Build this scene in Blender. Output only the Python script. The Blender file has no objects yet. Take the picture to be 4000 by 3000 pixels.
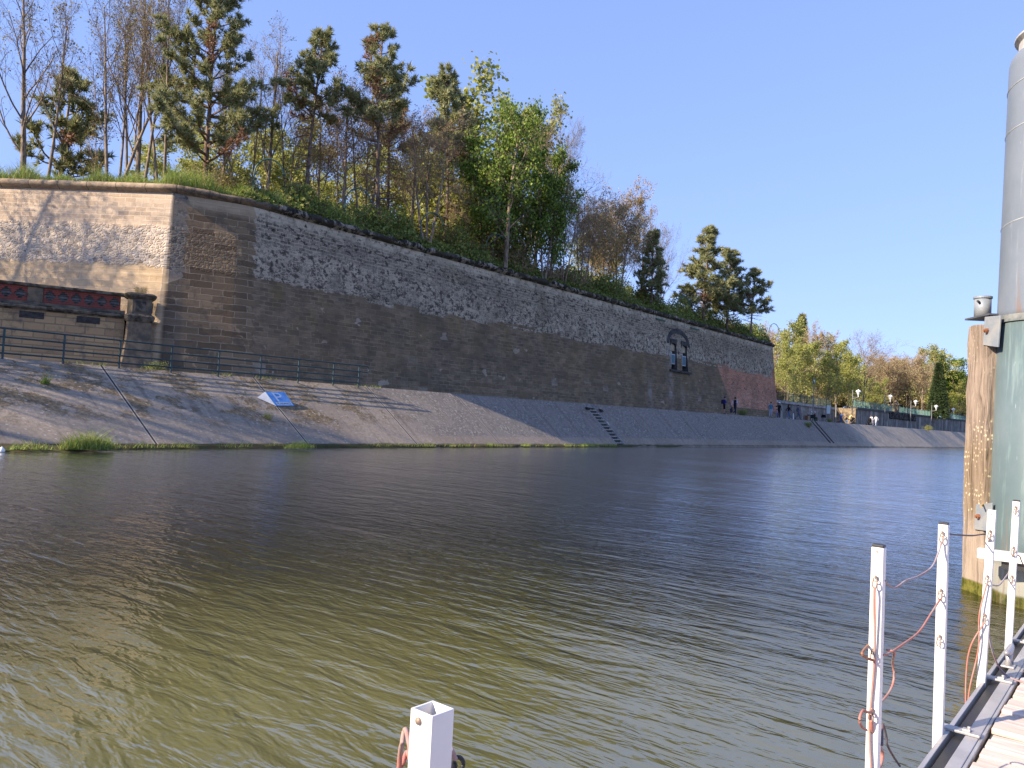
import bpy, math, random
import numpy as np
from mathutils import Vector, Matrix
R_ = math.radians
SC = bpy.context.scene
COL = SC.collection
# ------------------------------------------------------------------ camera
FPX = 3004.0                       # focal length in pixels of the 4000 px wide photograph
HC = 1.8                           # eye above the water
def _axes(vp=(4500, 1755), roll=0.05):
    g = lambda p: np.array([(p[0]-2000)/FPX, (p[1]-1500)/FPX, 1.0])
    Y = g(vp); Y /= np.linalg.norm(Y)
    n = np.cross(Y, g((vp[0]-1000, vp[1]-1000*roll))); n /= np.linalg.norm(n)
    if n[1] > 0: n = -n
    return np.array([np.cross(Y, n), Y, n])
CR = _axes(); CC = np.array([0, 0, HC])
cam = bpy.data.cameras.new('camera'); cam_o = bpy.data.objects.new('camera', cam); COL.objects.link(cam_o)
cam.sensor_width = 36; cam.lens = FPX/4000*36; cam.clip_start = 0.05; cam.clip_end = 5000
cam_o.matrix_world = Matrix(((CR[0,0], -CR[0,1], -CR[0,2], 0), (CR[1,0], -CR[1,1], -CR[1,2], 0),
                             (CR[2,0], -CR[2,1], -CR[2,2], HC), (0, 0, 0, 1)))
SC.camera = cam_o
# ------------------------------------------------------------------ sky, sun, exposure
SUN_EL, SUN_AZ = 31.0, 202.5       # azimuth clockwise from +Y: the sun stands behind the left shoulder
w = bpy.data.worlds.new('World'); SC.world = w; w.use_nodes = True
nt = w.node_tree; bg = nt.nodes['Background']
sky = nt.nodes.new('ShaderNodeTexSky'); sky.sky_type = 'NISHITA'; sky.sun_disc = False
sky.sun_elevation = R_(SUN_EL); sky.sun_rotation = R_(SUN_AZ)
sky.air_density = 1.0; sky.dust_density = 0.6; sky.ozone_density = 2.0
_g = nt.nodes.new('ShaderNodeGamma'); _g.inputs[1].default_value = 0.42; nt.links.new(sky.outputs[0], _g.inputs[0])   # clear spring sky, soft gradient
_m = nt.nodes.new('ShaderNodeMix'); _m.data_type = 'RGBA'; _m.blend_type = 'MULTIPLY'; _m.inputs[0].default_value = 1
nt.links.new(_g.outputs[0], _m.inputs[6]); _m.inputs[7].default_value = (1.06, 1.31, 2.15, 1)
nt.links.new(_m.outputs[2], bg.inputs[0]); bg.inputs[1].default_value = 0.15
sl = bpy.data.lights.new('sun', 'SUN'); sl.energy = 5.0; sl.angle = R_(0.5); sl.color = (1.0, 0.84, 0.64)
so = bpy.data.objects.new('sun', sl); COL.objects.link(so); so.location = (-20, -40, 60)
_s = Vector((math.sin(R_(SUN_AZ))*math.cos(R_(SUN_EL)), math.cos(R_(SUN_AZ))*math.cos(R_(SUN_EL)), math.sin(R_(SUN_EL))))
so.rotation_euler = _s.to_track_quat('Z', 'Y').to_euler()
SC.view_settings.view_transform = 'Standard'; SC.view_settings.look = 'None'
SC.view_settings.exposure = 1.0; SC.view_settings.gamma = 1
SC.cycles.max_bounces = 6; SC.cycles.diffuse_bounces = 3; SC.cycles.glossy_bounces = 3
SC.cycles.transparent_max_bounces = 6; SC.cycles.caustics_reflective = False; SC.cycles.caustics_refractive = False
# ------------------------------------------------------------------ surveying helpers: sight line of the photograph met with a known plane
def sight(u, v): return CR @ np.array([(u-2000)/FPX, (v-1500)/FPX, 1.0])
def onx(u, v, x): d = sight(u, v); return Vector(CC + (x-CC[0])/d[0]*d)
def ony(u, v, y): d = sight(u, v); return Vector(CC + (y-CC[1])/d[1]*d)
def onz(u, v, z): d = sight(u, v); return Vector(CC + (z-CC[2])/d[2]*d)
def proj(p):
    c = CR.T @ (np.array(p, float)-CC); return 2000+FPX*c[0]/c[2], 1500+FPX*c[1]/c[2]
def atd(u, d, z):                   # the spot at depth d under column u and at height z
    a = CR[2,0]*(u-2000)/FPX + CR[2,2]
    v = 1500 + FPX*((z-HC)/d - a)/CR[2,1]
    return Vector(CC + d*sight(u, v))
def ztop(p, v):                     # height at which the upright through p reaches row v
    lo, hi = p[2]-5, p[2]+80
    for _ in range(40):
        m = (lo+hi)/2
        if proj((p[0], p[1], m))[1] > v: lo = m
        else: hi = m
    return lo
# ------------------------------------------------------------------ shader helpers
class SH:
    def __init__(s, name, rough=0.8, spec=0.3, metal=0.0):
        s.m = bpy.data.materials.new(name); s.m.use_nodes = True; s.nt = s.m.node_tree
        s.b = s.nt.nodes['Principled BSDF']
        s.b.inputs['Roughness'].default_value = rough; s.b.inputs['Specular IOR Level'].default_value = spec
        s.b.inputs['Metallic'].default_value = metal
    def put(s, sock, v):
        if isinstance(v, bpy.types.NodeSocket): s.nt.links.new(v, sock)
        elif isinstance(v, (tuple, list)) and sock.type == 'RGBA' and len(v) == 3: sock.default_value = (*v, 1)
        else: sock.default_value = v
    def node(s, t, ins=None, **pr):
        n = s.nt.nodes.new('ShaderNode'+t)
        for k, v in pr.items(): setattr(n, k, v)
        for k, v in (ins or {}).items(): s.put(n.inputs[k], v)
        return n
    def uv(s): return s.node('TexCoord').outputs['UV']
    def obj(s): return s.node('TexCoord').outputs['Object']
    def isl(s): return s.node('NewGeometry').outputs['Random Per Island']
    def map(s, v, scale=(1,1,1), rot=(0,0,0), loc=(0,0,0)):
        return s.node('Mapping', {0: v, 1: loc, 2: rot, 3: scale}).outputs[0]
    def noise(s, v, scale, detail=4, rough=0.55, dist=0.0):
        return s.node('TexNoise', {'Vector': v, 'Scale': scale, 'Detail': detail, 'Roughness': rough, 'Distortion': dist}).outputs[0]
    def vor(s, v, scale, feature='F1', rand=1.0):
        return s.node('TexVoronoi', {'Vector': v, 'Scale': scale, 'Randomness': rand}, feature=feature).outputs
    def step(s, x, a, b, lo=0.0, hi=1.0):
        return s.node('MapRange', {0: x, 1: a, 2: b, 3: lo, 4: hi}, interpolation_type='SMOOTHSTEP').outputs[0]
    def mth(s, op, a, b=0.0, c=0.0):
        return s.node('Math', {0: a, 1: b, 2: c}, operation=op).outputs[0]
    def mix(s, f, a, b, mode='MIX'):
        n = s.node('Mix', data_type='RGBA', blend_type=mode)
        s.put(n.inputs[0], f); s.put(n.inputs[6], a); s.put(n.inputs[7], b); return n.outputs[2]
    def sep(s, v): return s.node('SeparateXYZ', {0: v}).outputs
    def brick(s, v, c1, c2, mo, w, h, ms=0.02, bias=0.0, smooth=0.3):
        n = s.node('TexBrick', {'Vector': v, 'Color1': c1, 'Color2': c2, 'Mortar': mo, 'Scale': 1.0, 'Mortar Size': ms,
                   'Mortar Smooth': smooth, 'Bias': bias, 'Brick Width': w, 'Row Height': h}); return n.outputs
    def bump(s, h, strength=0.5, dist=0.02):
        o = s.node('Bump', {'Height': h, 'Strength': strength, 'Distance': dist}).outputs[0]
        s.nt.links.new(o, s.b.inputs['Normal']); return o
    def col(s, c): s.put(s.b.inputs['Base Color'], c); return s
def plain(name, c, rough=0.6, spec=0.3, metal=0.0, var=0.18, scale=6.0, bump=0.0, c2=None):
    s = SH(name, rough, spec, metal); o = s.obj()
    n = s.noise(o, scale, 5, 0.6)
    s.col(s.mix(s.step(n, 0.35, 0.65), tuple(x*(1-var) for x in c), c2 or tuple(min(1, x*(1+var)) for x in c)))
    if bump: s.bump(s.noise(o, scale*4, 4), bump, 0.01)
    return s.m
def leafy(name, cols, trans=0.3, rough=0.6):   # every leaf its own tone
    s = SH(name, rough, 0.25)
    r = s.isl(); c = cols[0]
    for i, k in enumerate(cols[1:]): c = s.mix(s.step(r, (i+0.6)/len(cols), (i+1.3)/len(cols)), c, k)
    s.col(c)
    t = s.node('BsdfTranslucent', {0: c}); mx = s.node('MixShader', {0: trans})
    out = s.nt.nodes['Material Output']
    s.nt.links.new(s.b.outputs[0], mx.inputs[1]); s.nt.links.new(t.outputs[0], mx.inputs[2]); s.nt.links.new(mx.outputs[0], out.inputs[0])
    return s.m
# ------------------------------------------------------------------ mesh helpers
class MB:
    def __init__(s): s.v = []; s.f = []; s.mi = []; s.uv = []; s.n = 0
    def add(s, v, f, mi=0, uv=None):
        b = s.n; s.v.append(np.asarray(v, float).reshape(-1, 3)); s.n += len(s.v[-1])
        for k, q in enumerate(f):
            s.f.append([b+i for i in q]); s.mi.append(mi)
        s.uv.append(np.zeros((len(s.v[-1]), 2)) if uv is None else np.asarray(uv, float))
        return s
    def box(s, c, d, M=None, mi=0, taper=1.0):
        x, y, z = d[0]/2, d[1]/2, d[2]/2; t = taper
        v = [(-x,-y,-z),(x,-y,-z),(x,y,-z),(-x,y,-z),(-x*t,-y*t,z),(x*t,-y*t,z),(x*t,y*t,z),(-x*t,y*t,z)]
        v = [((M @ Vector(p)) if M else Vector(p)) + Vector(c) for p in v]
        return s.add([tuple(p) for p in v], [(3,2,1,0),(4,5,6,7),(0,1,5,4),(1,2,6,5),(2,3,7,6),(3,0,4,7)], mi)
    def tube(s, pts, rad, n=6, mi=0, cap=True):
        P = np.asarray([tuple(p) for p in pts], float); k = len(P)
        r = np.full(k, rad, float) if np.isscalar(rad) else np.asarray(rad, float)
        T = np.gradient(P, axis=0) if k > 2 else np.repeat((P[1]-P[0])[None], 2, 0)
        T /= np.linalg.norm(T, axis=1)[:, None]+1e-9
        up = np.array([0.0, 0, 1.0]) if abs(T[0][2]) < 0.9 else np.array([1.0, 0, 0])
        A = np.cross(T, up); A /= np.linalg.norm(A, axis=1)[:, None]+1e-9; B = np.cross(T, A)
        a = np.arange(n)*2*math.pi/n
        V = P[:, None, :] + r[:, None, None]*(np.cos(a)[None, :, None]*A[:, None, :] + np.sin(a)[None, :, None]*B[:, None, :])
        F = [(i*n+j, i*n+(j+1) % n, (i+1)*n+(j+1) % n, (i+1)*n+j) for i in range(k-1) for j in range(n)]
        if cap: F += [tuple(range(n))[::-1], tuple(range((k-1)*n, k*n))]
        return s.add(V.reshape(-1, 3), F, mi)
    def lathe(s, prof, n=16, o=(0,0,0), mi=0):      # prof: (radius, height)
        v = [(o[0]+r*math.cos(2*math.pi*j/n), o[1]+r*math.sin(2*math.pi*j/n), o[2]+z) for r, z in prof for j in range(n)]
        k = len(prof)
        f = [(i*n+j, i*n+(j+1) % n, (i+1)*n+(j+1) % n, (i+1)*n+j) for i in range(k-1) for j in range(n)]
        f += [tuple(range(n))[::-1], tuple(range((k-1)*n, k*n))]
        return s.add(v, f, mi)
    def prism(s, poly, a, b, c0, c1, mi=0):          # poly in the (a,b) frame of vectors, extruded from c0 to c1
        n = len(poly); a, b, c0, c1 = map(Vector, (a, b, c0, c1))
        v = [tuple(c0+a*x+b*y) for x, y in poly] + [tuple(c1+a*x+b*y) for x, y in poly]
        f = [tuple(range(n))[::-1], tuple(range(n, 2*n))] + [(i, (i+1) % n, n+(i+1) % n, n+i) for i in range(n)]
        return s.add(v, f, mi)
    def ball(s, c, r, n=8, m=6, mi=0, sq=(1,1,1)):
        pr = [(max(1e-3, math.sin(math.pi*i/m)), -math.cos(math.pi*i/m)) for i in range(m+1)]
        v = [(c[0]+r*sq[0]*q*math.cos(2*math.pi*j/n), c[1]+r*sq[1]*q*math.sin(2*math.pi*j/n), c[2]+r*sq[2]*z) for q, z in pr for j in range(n)]
        f = [(i*n+j, i*n+(j+1) % n, (i+1)*n+(j+1) % n, (i+1)*n+j) for i in range(m) for j in range(n)]
        return s.add(v, f, mi)
    def quads(s, C, A, B, mi=0):                     # many loose quads at centres C with half axes A, B
        C = np.asarray(C); n = len(C)
        V = np.stack([C-A-B*0.35, C+B*-1.0+A*0.0, C+A-B*0.1, C+B], 1).reshape(-1, 3)
        return s.add(V, [(4*i, 4*i+1, 4*i+2, 4*i+3) for i in range(n)], mi)
    def tris(s, V, mi=0):
        V = np.asarray(V).reshape(-1, 3); return s.add(V, [(3*i, 3*i+1, 3*i+2) for i in range(len(V)//3)], mi)
    def merge(s, o, M, mo=0):
        b = s.n; V = np.concatenate(o.v); A = np.array(M)[:3, :3]; t = np.array(M)[:3, 3]
        s.v.append(V @ A.T + t); s.n += len(V); s.uv.append(np.zeros((len(V), 2)))
        s.f += [[b+i for i in q] for q in o.f]; s.mi += [m+mo for m in o.mi]
        return s
    def mesh(s, name, mats, smooth=False, uv=False):
        me = bpy.data.meshes.new(name); V = np.concatenate(s.v)
        me.vertices.add(len(V)); me.vertices.foreach_set('co', V.ravel())
        ln = np.array([len(q) for q in s.f]); idx = np.fromiter((i for q in s.f for i in q), int)
        me.loops.add(len(idx)); me.loops.foreach_set('vertex_index', idx)
        me.polygons.add(len(ln)); me.polygons.foreach_set('loop_start', np.concatenate([[0], np.cumsum(ln)[:-1]]))
        me.polygons.foreach_set('loop_total', ln)
        me.polygons.foreach_set('material_index', np.array(s.mi))
        me.polygons.foreach_set('use_smooth', np.full(len(ln), smooth))
        for m in (mats if isinstance(mats, (list, tuple)) else [mats]): me.materials.append(m)
        if uv:
            l = me.uv_layers.new(name='UVMap'); l.data.foreach_set('uv', np.concatenate(s.uv)[idx].ravel())
        me.update(calc_edges=True); me.validate(); return me
    def build(s, name, mats, parent=None, smooth=False, uv=False, bevel=0.0):
        o = bpy.data.objects.new(name, s.mesh(name, mats, smooth, uv)); COL.objects.link(o)
        if parent: o.parent = parent
        if bevel:
            b = o.modifiers.new('bevel', 'BEVEL'); b.width = bevel; b.segments = 2; b.limit_method = 'ANGLE'
        return o
def tag(o, label=None, cat=None, group=None, kind=None):
    for k, v in (('label', label), ('category', cat), ('group', group), ('kind', kind)):
        if v: o[k] = v
    return o
def thing(name, label, cat, loc=(0,0,0), rz=0.0, group=None):
    o = bpy.data.objects.new(name, None); COL.objects.link(o); o.empty_display_size = 0.2
    o.location = loc; o.rotation_euler = (0, 0, rz); return tag(o, label, cat, group)
def kids(o): return [c for c in COL.objects if c.parent == o]
def dup(root, loc, rz=0.0, sc=(1,1,1), label=None, group=None):
    r = root.copy(); COL.objects.link(r); r.location = loc; r.rotation_euler = (0, 0, rz); r.scale = sc
    if label: r['label'] = label
    if group: r['group'] = group
    for ch in kids(root):
        c = ch.copy(); COL.objects.link(c); c.parent = r
        for g in kids(ch): d = g.copy(); COL.objects.link(d); d.parent = c
    return r
def curve(pts, n=40):                                # smooth line through points
    P = [Vector(p) for p in pts]; P = [P[0]*2-P[1]]+P+[P[-1]*2-P[-2]]; out = []
    k = max(2, n//(len(P)-3))
    for i in range(1, len(P)-2):
        for j in range(k):
            t = j/k; a, b, c, d = P[i-1:i+3]
            out.append(0.5*((2*b)+(c-a)*t+(2*a-5*b+4*c-d)*t*t+(3*b-3*c+d-a)*t**3))
    return out+[P[-2]]
def interp(y, tab): return float(np.interp(y, [t[0] for t in tab], [t[1] for t in tab]))
# ================================================================== THE SETTING
# ---- materials of the setting
def water_mat():
    s = SH('river_water', 0.5, 0.0)
    o = s.obj(); n = s.noise(o, 0.12, 3, 0.6)
    body = s.mix(s.step(n, 0.35, 0.7), (0.080, 0.076, 0.022), (0.098, 0.092, 0.032))
    # ripples: long crests lying about across the line of sight
    a = s.map(o, (0.75, 2.8, 1), (0, 0, R_(-22)))
    b = s.map(o, (2.2, 7.5, 1), (0, 0, R_(-34)))
    c = s.map(o, (5.5, 15.0, 1), (0, 0, R_(-14)))
    n1 = s.noise(a, 0.55, 2, 0.5, 0.4); n2 = s.noise(b, 0.8, 3, 0.55, 0.5); n3 = s.noise(c, 1.0, 2, 0.5, 0.3)
    h = s.mth('MULTIPLY_ADD', n1, 0.8, s.mth('MULTIPLY_ADD', n2, 0.5, s.mth('MULTIPLY', n3, 0.15)))
    gust = s.step(s.noise(s.map(o, (0.05, 0.12, 1), (0, 0, R_(-25))), 1.0, 3, 0.6), 0.3, 0.7, 0.5, 1.0)
    nrm = s.node('Bump', {'Height': s.mth('MULTIPLY', h, gust), 'Strength': 1.0, 'Distance': 0.09}).outputs[0]
    df = s.node('BsdfDiffuse', {'Color': body, 'Normal': nrm}); gl = s.node('BsdfGlossy', {'Color': (0.84, 0.84, 0.86), 'Roughness': 0.13, 'Normal': nrm})
    lw0 = s.node('LayerWeight', {0: 0.5}).outputs['Facing']; lw1 = s.node('LayerWeight', {0: 0.5, 'Normal': nrm}).outputs['Facing']   # wind-ruffled water mirrors more than a flat sheet
    lw = s.mth('MULTIPLY_ADD', lw0, 0.65, s.mth('MULTIPLY', lw1, 0.35)); fd = s.step(lw, 0.64, 0.87, 1.0, 0.0); G = s.step(lw, 0.78, 0.935, 0.25, 0.97)
    s.put(df.inputs['Color'], s.mix(fd, (0, 0, 0), body)); s.put(gl.inputs['Color'], s.mix(G, (0, 0, 0), (1.0, 1.0, 1.0)))
    mx = s.node('AddShader'); s.nt.links.new(df.outputs[0], mx.inputs[0]); s.nt.links.new(gl.outputs[0], mx.inputs[1])
    s.nt.links.new(mx.outputs[0], s.nt.nodes['Material Output'].inputs[0])
    return s.m
def bank_mat():
    s = SH('bank_concrete', 0.92, 0.15); uv = s.uv(); U, V, _ = s.sep(uv); o = s.obj()
    big = s.noise(o, 0.22, 4, 0.6); fine = s.noise(o, 7, 6, 0.7); mid = s.noise(o, 1.4, 5, 0.65)
    far = s.step(s.mth('ADD', U, s.mth('MULTIPLY', big, 6)), 27, 36)      # pebble-dashed slabs farther on
    c = s.mix(s.step(fine, 0.3, 0.7), (0.24, 0.195, 0.15), (0.35, 0.29, 0.225))
    c = s.mix(s.mth('MULTIPLY', s.step(big, 0.4, 0.65), 0.5), c, (0.20, 0.16, 0.125))
    moss = s.mth('MULTIPLY', s.step(s.noise(s.map(o, (1, 0.7, 1)), 1.0, 6, 0.72), 0.48, 0.56), s.step(s.mth('ADD', V, s.mth('MULTIPLY', big, 3.0)), 2.4, 4.0))
    moss = s.mth('MULTIPLY', moss, s.mth('SUBTRACT', 1.0, s.mth('MULTIPLY', far, 0.75)))
    c = s.mix(s.mth('MULTIPLY', moss, 0.85), c, s.mix(s.step(fine, 0.35, 0.65), (0.085, 0.06, 0.03), (0.26, 0.19, 0.105)))
    vd = s.vor(s.map(o, (1, 1, 1)), 4.0); sp = s.step(s.mth('ADD', vd[0], s.mth('MULTIPLY', fine, 0.25)), 0.34, 0.28)
    zone = s.step(s.noise(o, 0.5, 3), 0.36, 0.5)
    c = s.mix(s.mth('MULTIPLY', s.mth('MULTIPLY', sp, zone), 0.8), c, (0.40, 0.36, 0.31))
    dash = s.step(s.noise(s.map(o, (5, 5, 5)), 1.3, 3, 0.7), 0.5, 0.62)
    c2 = s.mix(dash, (0.13, 0.118, 0.105), (0.40, 0.36, 0.31)); c2 = s.mix(s.step(mid, 0.35, 0.7), c2, (0.215, 0.19, 0.165))
    toe = s.step(s.mth('ADD', V, s.mth('MULTIPLY', mid, 0.25)), 0.75, 1.0)
    c = s.mix(s.mth('MULTIPLY', s.mth('MULTIPLY', far, toe), 0.8), c, c2)
    streak = s.noise(s.map(uv, (2.2, 0.12, 1)), 1.0, 4, 0.6)               # run-off streaks down the slope
    c = s.mix(s.mth('MULTIPLY', s.step(streak, 0.52, 0.7), 0.45), c, (0.10, 0.085, 0.072))
    sunlit_tan = s.step(s.mth('ADD', U, s.mth('MULTIPLY', big, 10)), 116, 126); c = s.mix(s.mth('MULTIPLY', sunlit_tan, 0.75), c, s.mix(s.step(mid, 0.35, 0.7), (0.36, 0.30, 0.225), (0.52, 0.44, 0.34)))  # far bank lightened to tan: stronger sunlight put into the colour
    wet = s.step(s.mth('ADD', V, s.mth('MULTIPLY', mid, 0.3)), 0.30, 0.12)
    c = s.mix(s.mth('MULTIPLY', wet, 0.8), c, (0.07, 0.06, 0.03))
    j = s.mth('ABSOLUTE', s.mth('SUBTRACT', s.mth('MODULO', s.mth('ADD', s.mth('ADD', U, s.mth('MULTIPLY', fine, 0.03)), 4.12), 7.06), 3.5))
    c = s.mix(s.step(j, 0.10, 0.06), c, (0.42, 0.36, 0.29)); c = s.mix(s.step(j, 0.05, 0.03), c, (0.045, 0.04, 0.035))
    s.col(c); s.bump(s.mth('ADD', s.mth('MULTIPLY', fine, 0.6), s.mth('MULTIPLY', moss, 0.5)), 0.6, 0.04)
    return s.m
def wall_mat():
    s = SH('rampart_stone', 0.93, 0.12); uv = s.uv(); U, V, _ = s.sep(uv)
    jit = s.noise(uv, 0.9, 4, 0.6); jj = s.mth('MULTIPLY', s.mth('SUBTRACT', jit, 0.5), 1.1)
    blk = s.sep(s.brick(uv, (0, 0, 0), (1, 1, 1), (0.5, 0.5, 0.5), 2.3, 0.42, 0.0)[0])[0]; blk2 = s.sep(s.brick(s.map(uv, loc=(0.4, 0.13, 0)), (0, 0, 0), (1, 1, 1), (0, 0, 0), 0.85, 0.52, 0.004)[0])[0]
    wv = s.node('VectorMath', {0: uv, 1: s.node('VectorMath', {0: s.node('TexNoise', {'Vector': uv, 'Scale': 1.6, 'Detail': 3}).outputs[1], 3: 0.15}, operation='SCALE').outputs[0]}, operation='ADD').outputs[0]
    fine = s.noise(uv, 6, 6, 0.7); big = s.noise(uv, 0.23, 5, 0.62); mid = s.noise(s.map(uv, (1, 1.6, 1)), 1.2, 5, 0.65)
    # ashlar of the lower wall
    b1 = s.brick(wv, (0.145, 0.108, 0.074), (0.25, 0.19, 0.135), (0.27, 0.22, 0.165), 0.82, 0.33, 0.018, -0.1)
    b1b = s.brick(s.map(wv, loc=(0.37, 0.11, 0)), (0.125, 0.096, 0.068), (0.24, 0.185, 0.132), (0.26, 0.21, 0.16), 0.56, 0.25, 0.022, -0.2)
    lo = s.mix(s.step(s.noise(s.map(uv, (0.5, 1, 1), loc=(3, 7, 0)), 0.7, 3, 0.6), 0.47, 0.53), b1[0], b1b[0])
    lay = s.noise(s.map(uv, (0.7, 9, 1)), 1.5, 5, 0.7); lo = s.mix(s.mth('MULTIPLY', s.step(lay, 0.5, 0.66), 0.5), lo, (0.075, 0.062, 0.052)); lo = s.mix(s.mth('MULTIPLY', s.step(lay, 0.42, 0.3), 0.4), lo, (0.27, 0.22, 0.165))
    frag = s.step(s.noise(s.map(uv, (1.3, 8, 1), loc=(5, 2, 0)), 1.7, 4, 0.7), 0.60, 0.66); lo = s.mix(s.mth('MULTIPLY', frag, 0.55), lo, (0.31, 0.265, 0.205))
    lo = s.mix(s.mth('MULTIPLY', s.step(blk2, 0.965, 0.97), s.step(V, 5.6, 4.6, 0.15, 0.8)), lo, (0.29, 0.255, 0.215))
    lo = s.mix(s.mth('MULTIPLY', s.step(s.noise(s.map(uv, (1, 0.35, 1), loc=(9, 1, 0)), 0.55, 5, 0.65), 0.48, 0.64), s.step(V, 5.5, 8.5, 0.15, 0.6)), lo, (0.17, 0.13, 0.05))
   
    lo = s.mix(s.mth('MULTIPLY', s.step(mid, 0.4, 0.7), 0.55), lo, (0.10, 0.082, 0.066))
    lo = s.mix(s.mth('MULTIPLY', s.step(fine, 0.62, 0.74), 0.5), lo, (0.33, 0.29, 0.24))
    # small courses at the top
    b2 = s.brick(wv, (0.19, 0.165, 0.135), (0.30, 0.26, 0.21), (0.40, 0.355, 0.29), 0.5, 0.21, 0.02, -0.1)
    hi = s.mix(s.mth('MULTIPLY', s.step(s.noise(s.map(uv, (1, 1.5, 1)), 2.4, 5, 0.78), 0.52, 0.57), s.step(s.mth('ADD', V, s.mth('MULTIPLY', big, 2)), 11.4, 12.6, 0.25, 0.95)), b2[0], (0.025, 0.023, 0.022))
    hi = s.mix(s.mth('MULTIPLY', s.mth('MULTIPLY', s.step(s.mth('ADD', V, jj), 11.9, 12.6), s.step(s.noise(uv, 2.4, 5, 0.78), 0.58, 0.5)), 0.85), hi, (0.50, 0.45, 0.37))
    # rubble band
    vr = s.vor(s.map(wv, (1, 1.6, 1)), 4.2); ve = s.vor(s.map(wv, (1, 1.6, 1)), 4.2, 'DISTANCE_TO_EDGE')[0]
    ru = s.mix(s.step(s.sep(vr[1])[0], 0.2, 0.8), (0.17, 0.145, 0.12), (0.40, 0.345, 0.28))
    ru = s.mix(s.step(ve, 0.12, 0.04), ru, (0.44, 0.39, 0.325))
    ru = s.mix(s.mth('MULTIPLY', s.step(s.noise(uv, 2.6, 4, 0.75), 0.51, 0.57), 0.85), ru, (0.045, 0.04, 0.036))
    ru = s.mix(s.mth('MULTIPLY', s.step(s.noise(uv, 0.7, 4, 0.7), 0.5, 0.62), 0.5), ru, (0.34, 0.30, 0.25))
    Vj = s.mth('ADD', V, s.mth('ADD', s.mth('MULTIPLY', jj, 0.6), s.mth('MULTIPLY', s.mth('SUBTRACT', blk, 0.5), s.step(U, 6, 14, 0.0, 0.55))))
    inr = s.mth('MULTIPLY', s.step(Vj, 8.70, 8.80), s.step(Vj, 11.0, 10.85))
    lw = s.mix(s.step(Vj, 10.85, 10.95), lo, hi); lw = s.mix(inr, lw, ru)
    # brown ashlar on the turn of the bastion (shallow U) with pale spots
    b3 = s.brick(wv, (0.12, 0.088, 0.06), (0.24, 0.18, 0.12), (0.30, 0.25, 0.19), 1.15, 0.36, 0.016, -0.15)
    tn = s.mix(s.mth('MULTIPLY', s.step(s.noise(uv, 1.1, 5, 0.7), 0.52, 0.62), 0.6), b3[0], (0.085, 0.075, 0.062))
    tn = s.mix(s.mth('MULTIPLY', s.step(s.noise(uv, 0.8, 4, 0.7, 0.5), 0.6, 0.68), 0.8), tn, (0.40, 0.28, 0.17))
    tn = s.mix(s.mth('MULTIPLY', s.step(s.mth('ADD', V, jj), 11.9, 12.5), 0.7), tn, (0.42, 0.34, 0.25))
    Uj = s.mth('ADD', U, s.mth('MULTIPLY', s.mth('SUBTRACT', s.mth('FRACT', s.mth('MULTIPLY', V, 1.4)), 0.5), s.step(U, 0.7, 1.2, 0.0, 0.3)))
    lw = s.mix(s.step(Uj, 4.8, 4.9), tn, lw)
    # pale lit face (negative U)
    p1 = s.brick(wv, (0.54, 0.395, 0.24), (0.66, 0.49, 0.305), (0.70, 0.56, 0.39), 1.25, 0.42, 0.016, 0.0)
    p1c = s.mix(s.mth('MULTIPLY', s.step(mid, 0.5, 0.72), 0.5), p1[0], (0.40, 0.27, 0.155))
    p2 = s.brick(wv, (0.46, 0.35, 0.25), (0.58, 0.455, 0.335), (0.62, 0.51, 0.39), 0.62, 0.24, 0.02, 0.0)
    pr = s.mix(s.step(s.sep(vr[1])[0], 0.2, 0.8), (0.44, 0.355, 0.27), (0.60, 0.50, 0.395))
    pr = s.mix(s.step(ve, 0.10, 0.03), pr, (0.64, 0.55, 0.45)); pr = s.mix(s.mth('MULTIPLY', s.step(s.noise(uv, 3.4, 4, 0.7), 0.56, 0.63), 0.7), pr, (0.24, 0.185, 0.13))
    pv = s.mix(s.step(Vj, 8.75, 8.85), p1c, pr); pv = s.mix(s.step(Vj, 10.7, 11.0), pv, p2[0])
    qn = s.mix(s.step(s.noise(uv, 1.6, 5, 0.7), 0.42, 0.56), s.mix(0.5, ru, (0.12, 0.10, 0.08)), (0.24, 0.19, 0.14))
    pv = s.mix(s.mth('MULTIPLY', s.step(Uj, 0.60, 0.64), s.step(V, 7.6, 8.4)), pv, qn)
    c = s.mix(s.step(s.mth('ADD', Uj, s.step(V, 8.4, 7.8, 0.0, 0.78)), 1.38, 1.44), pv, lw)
    # red brick repair at the far end
    b4 = s.brick(wv, (0.26, 0.095, 0.055), (0.42, 0.175, 0.105), (0.44, 0.33, 0.26), 0.5, 0.14, 0.02, 0.0)
    rb = s.mix(s.mth('MULTIPLY', s.step(s.noise(s.map(uv, (1, 2.2, 1)), 1.6, 5, 0.7), 0.5, 0.6), s.step(V, 7.6, 5.5, 0.25, 0.85)), b4[0], (0.45, 0.33, 0.28))
    rb = s.mix(s.mth('MULTIPLY', s.step(s.vor(uv, 1.7)[0], 0.2, 0.13), s.step(s.mth('ABSOLUTE', s.mth('SUBTRACT', V, 6.9)), 1.1, 0.6)), rb, (0.03, 0.02, 0.02))
    rm = s.mth('MULTIPLY', s.step(s.mth('ADD', s.mth('MULTIPLY', s.mth('SUBTRACT', 8.8, V), -0.75), s.mth('ADD', U, jj)), 63.4, 63.9), s.mth('MULTIPLY', s.step(V, 4.25, 4.35), s.step(Vj, 8.85, 8.75)))
    c = s.mix(rm, c, rb)
    rend = s.step(U, 80.0, 80.15); c = s.mix(s.mth('MULTIPLY', rend, s.mth('MULTIPLY', s.step(V, 9.8, 9.7), s.step(V, 4.25, 4.35))), c, b4[0])
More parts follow.
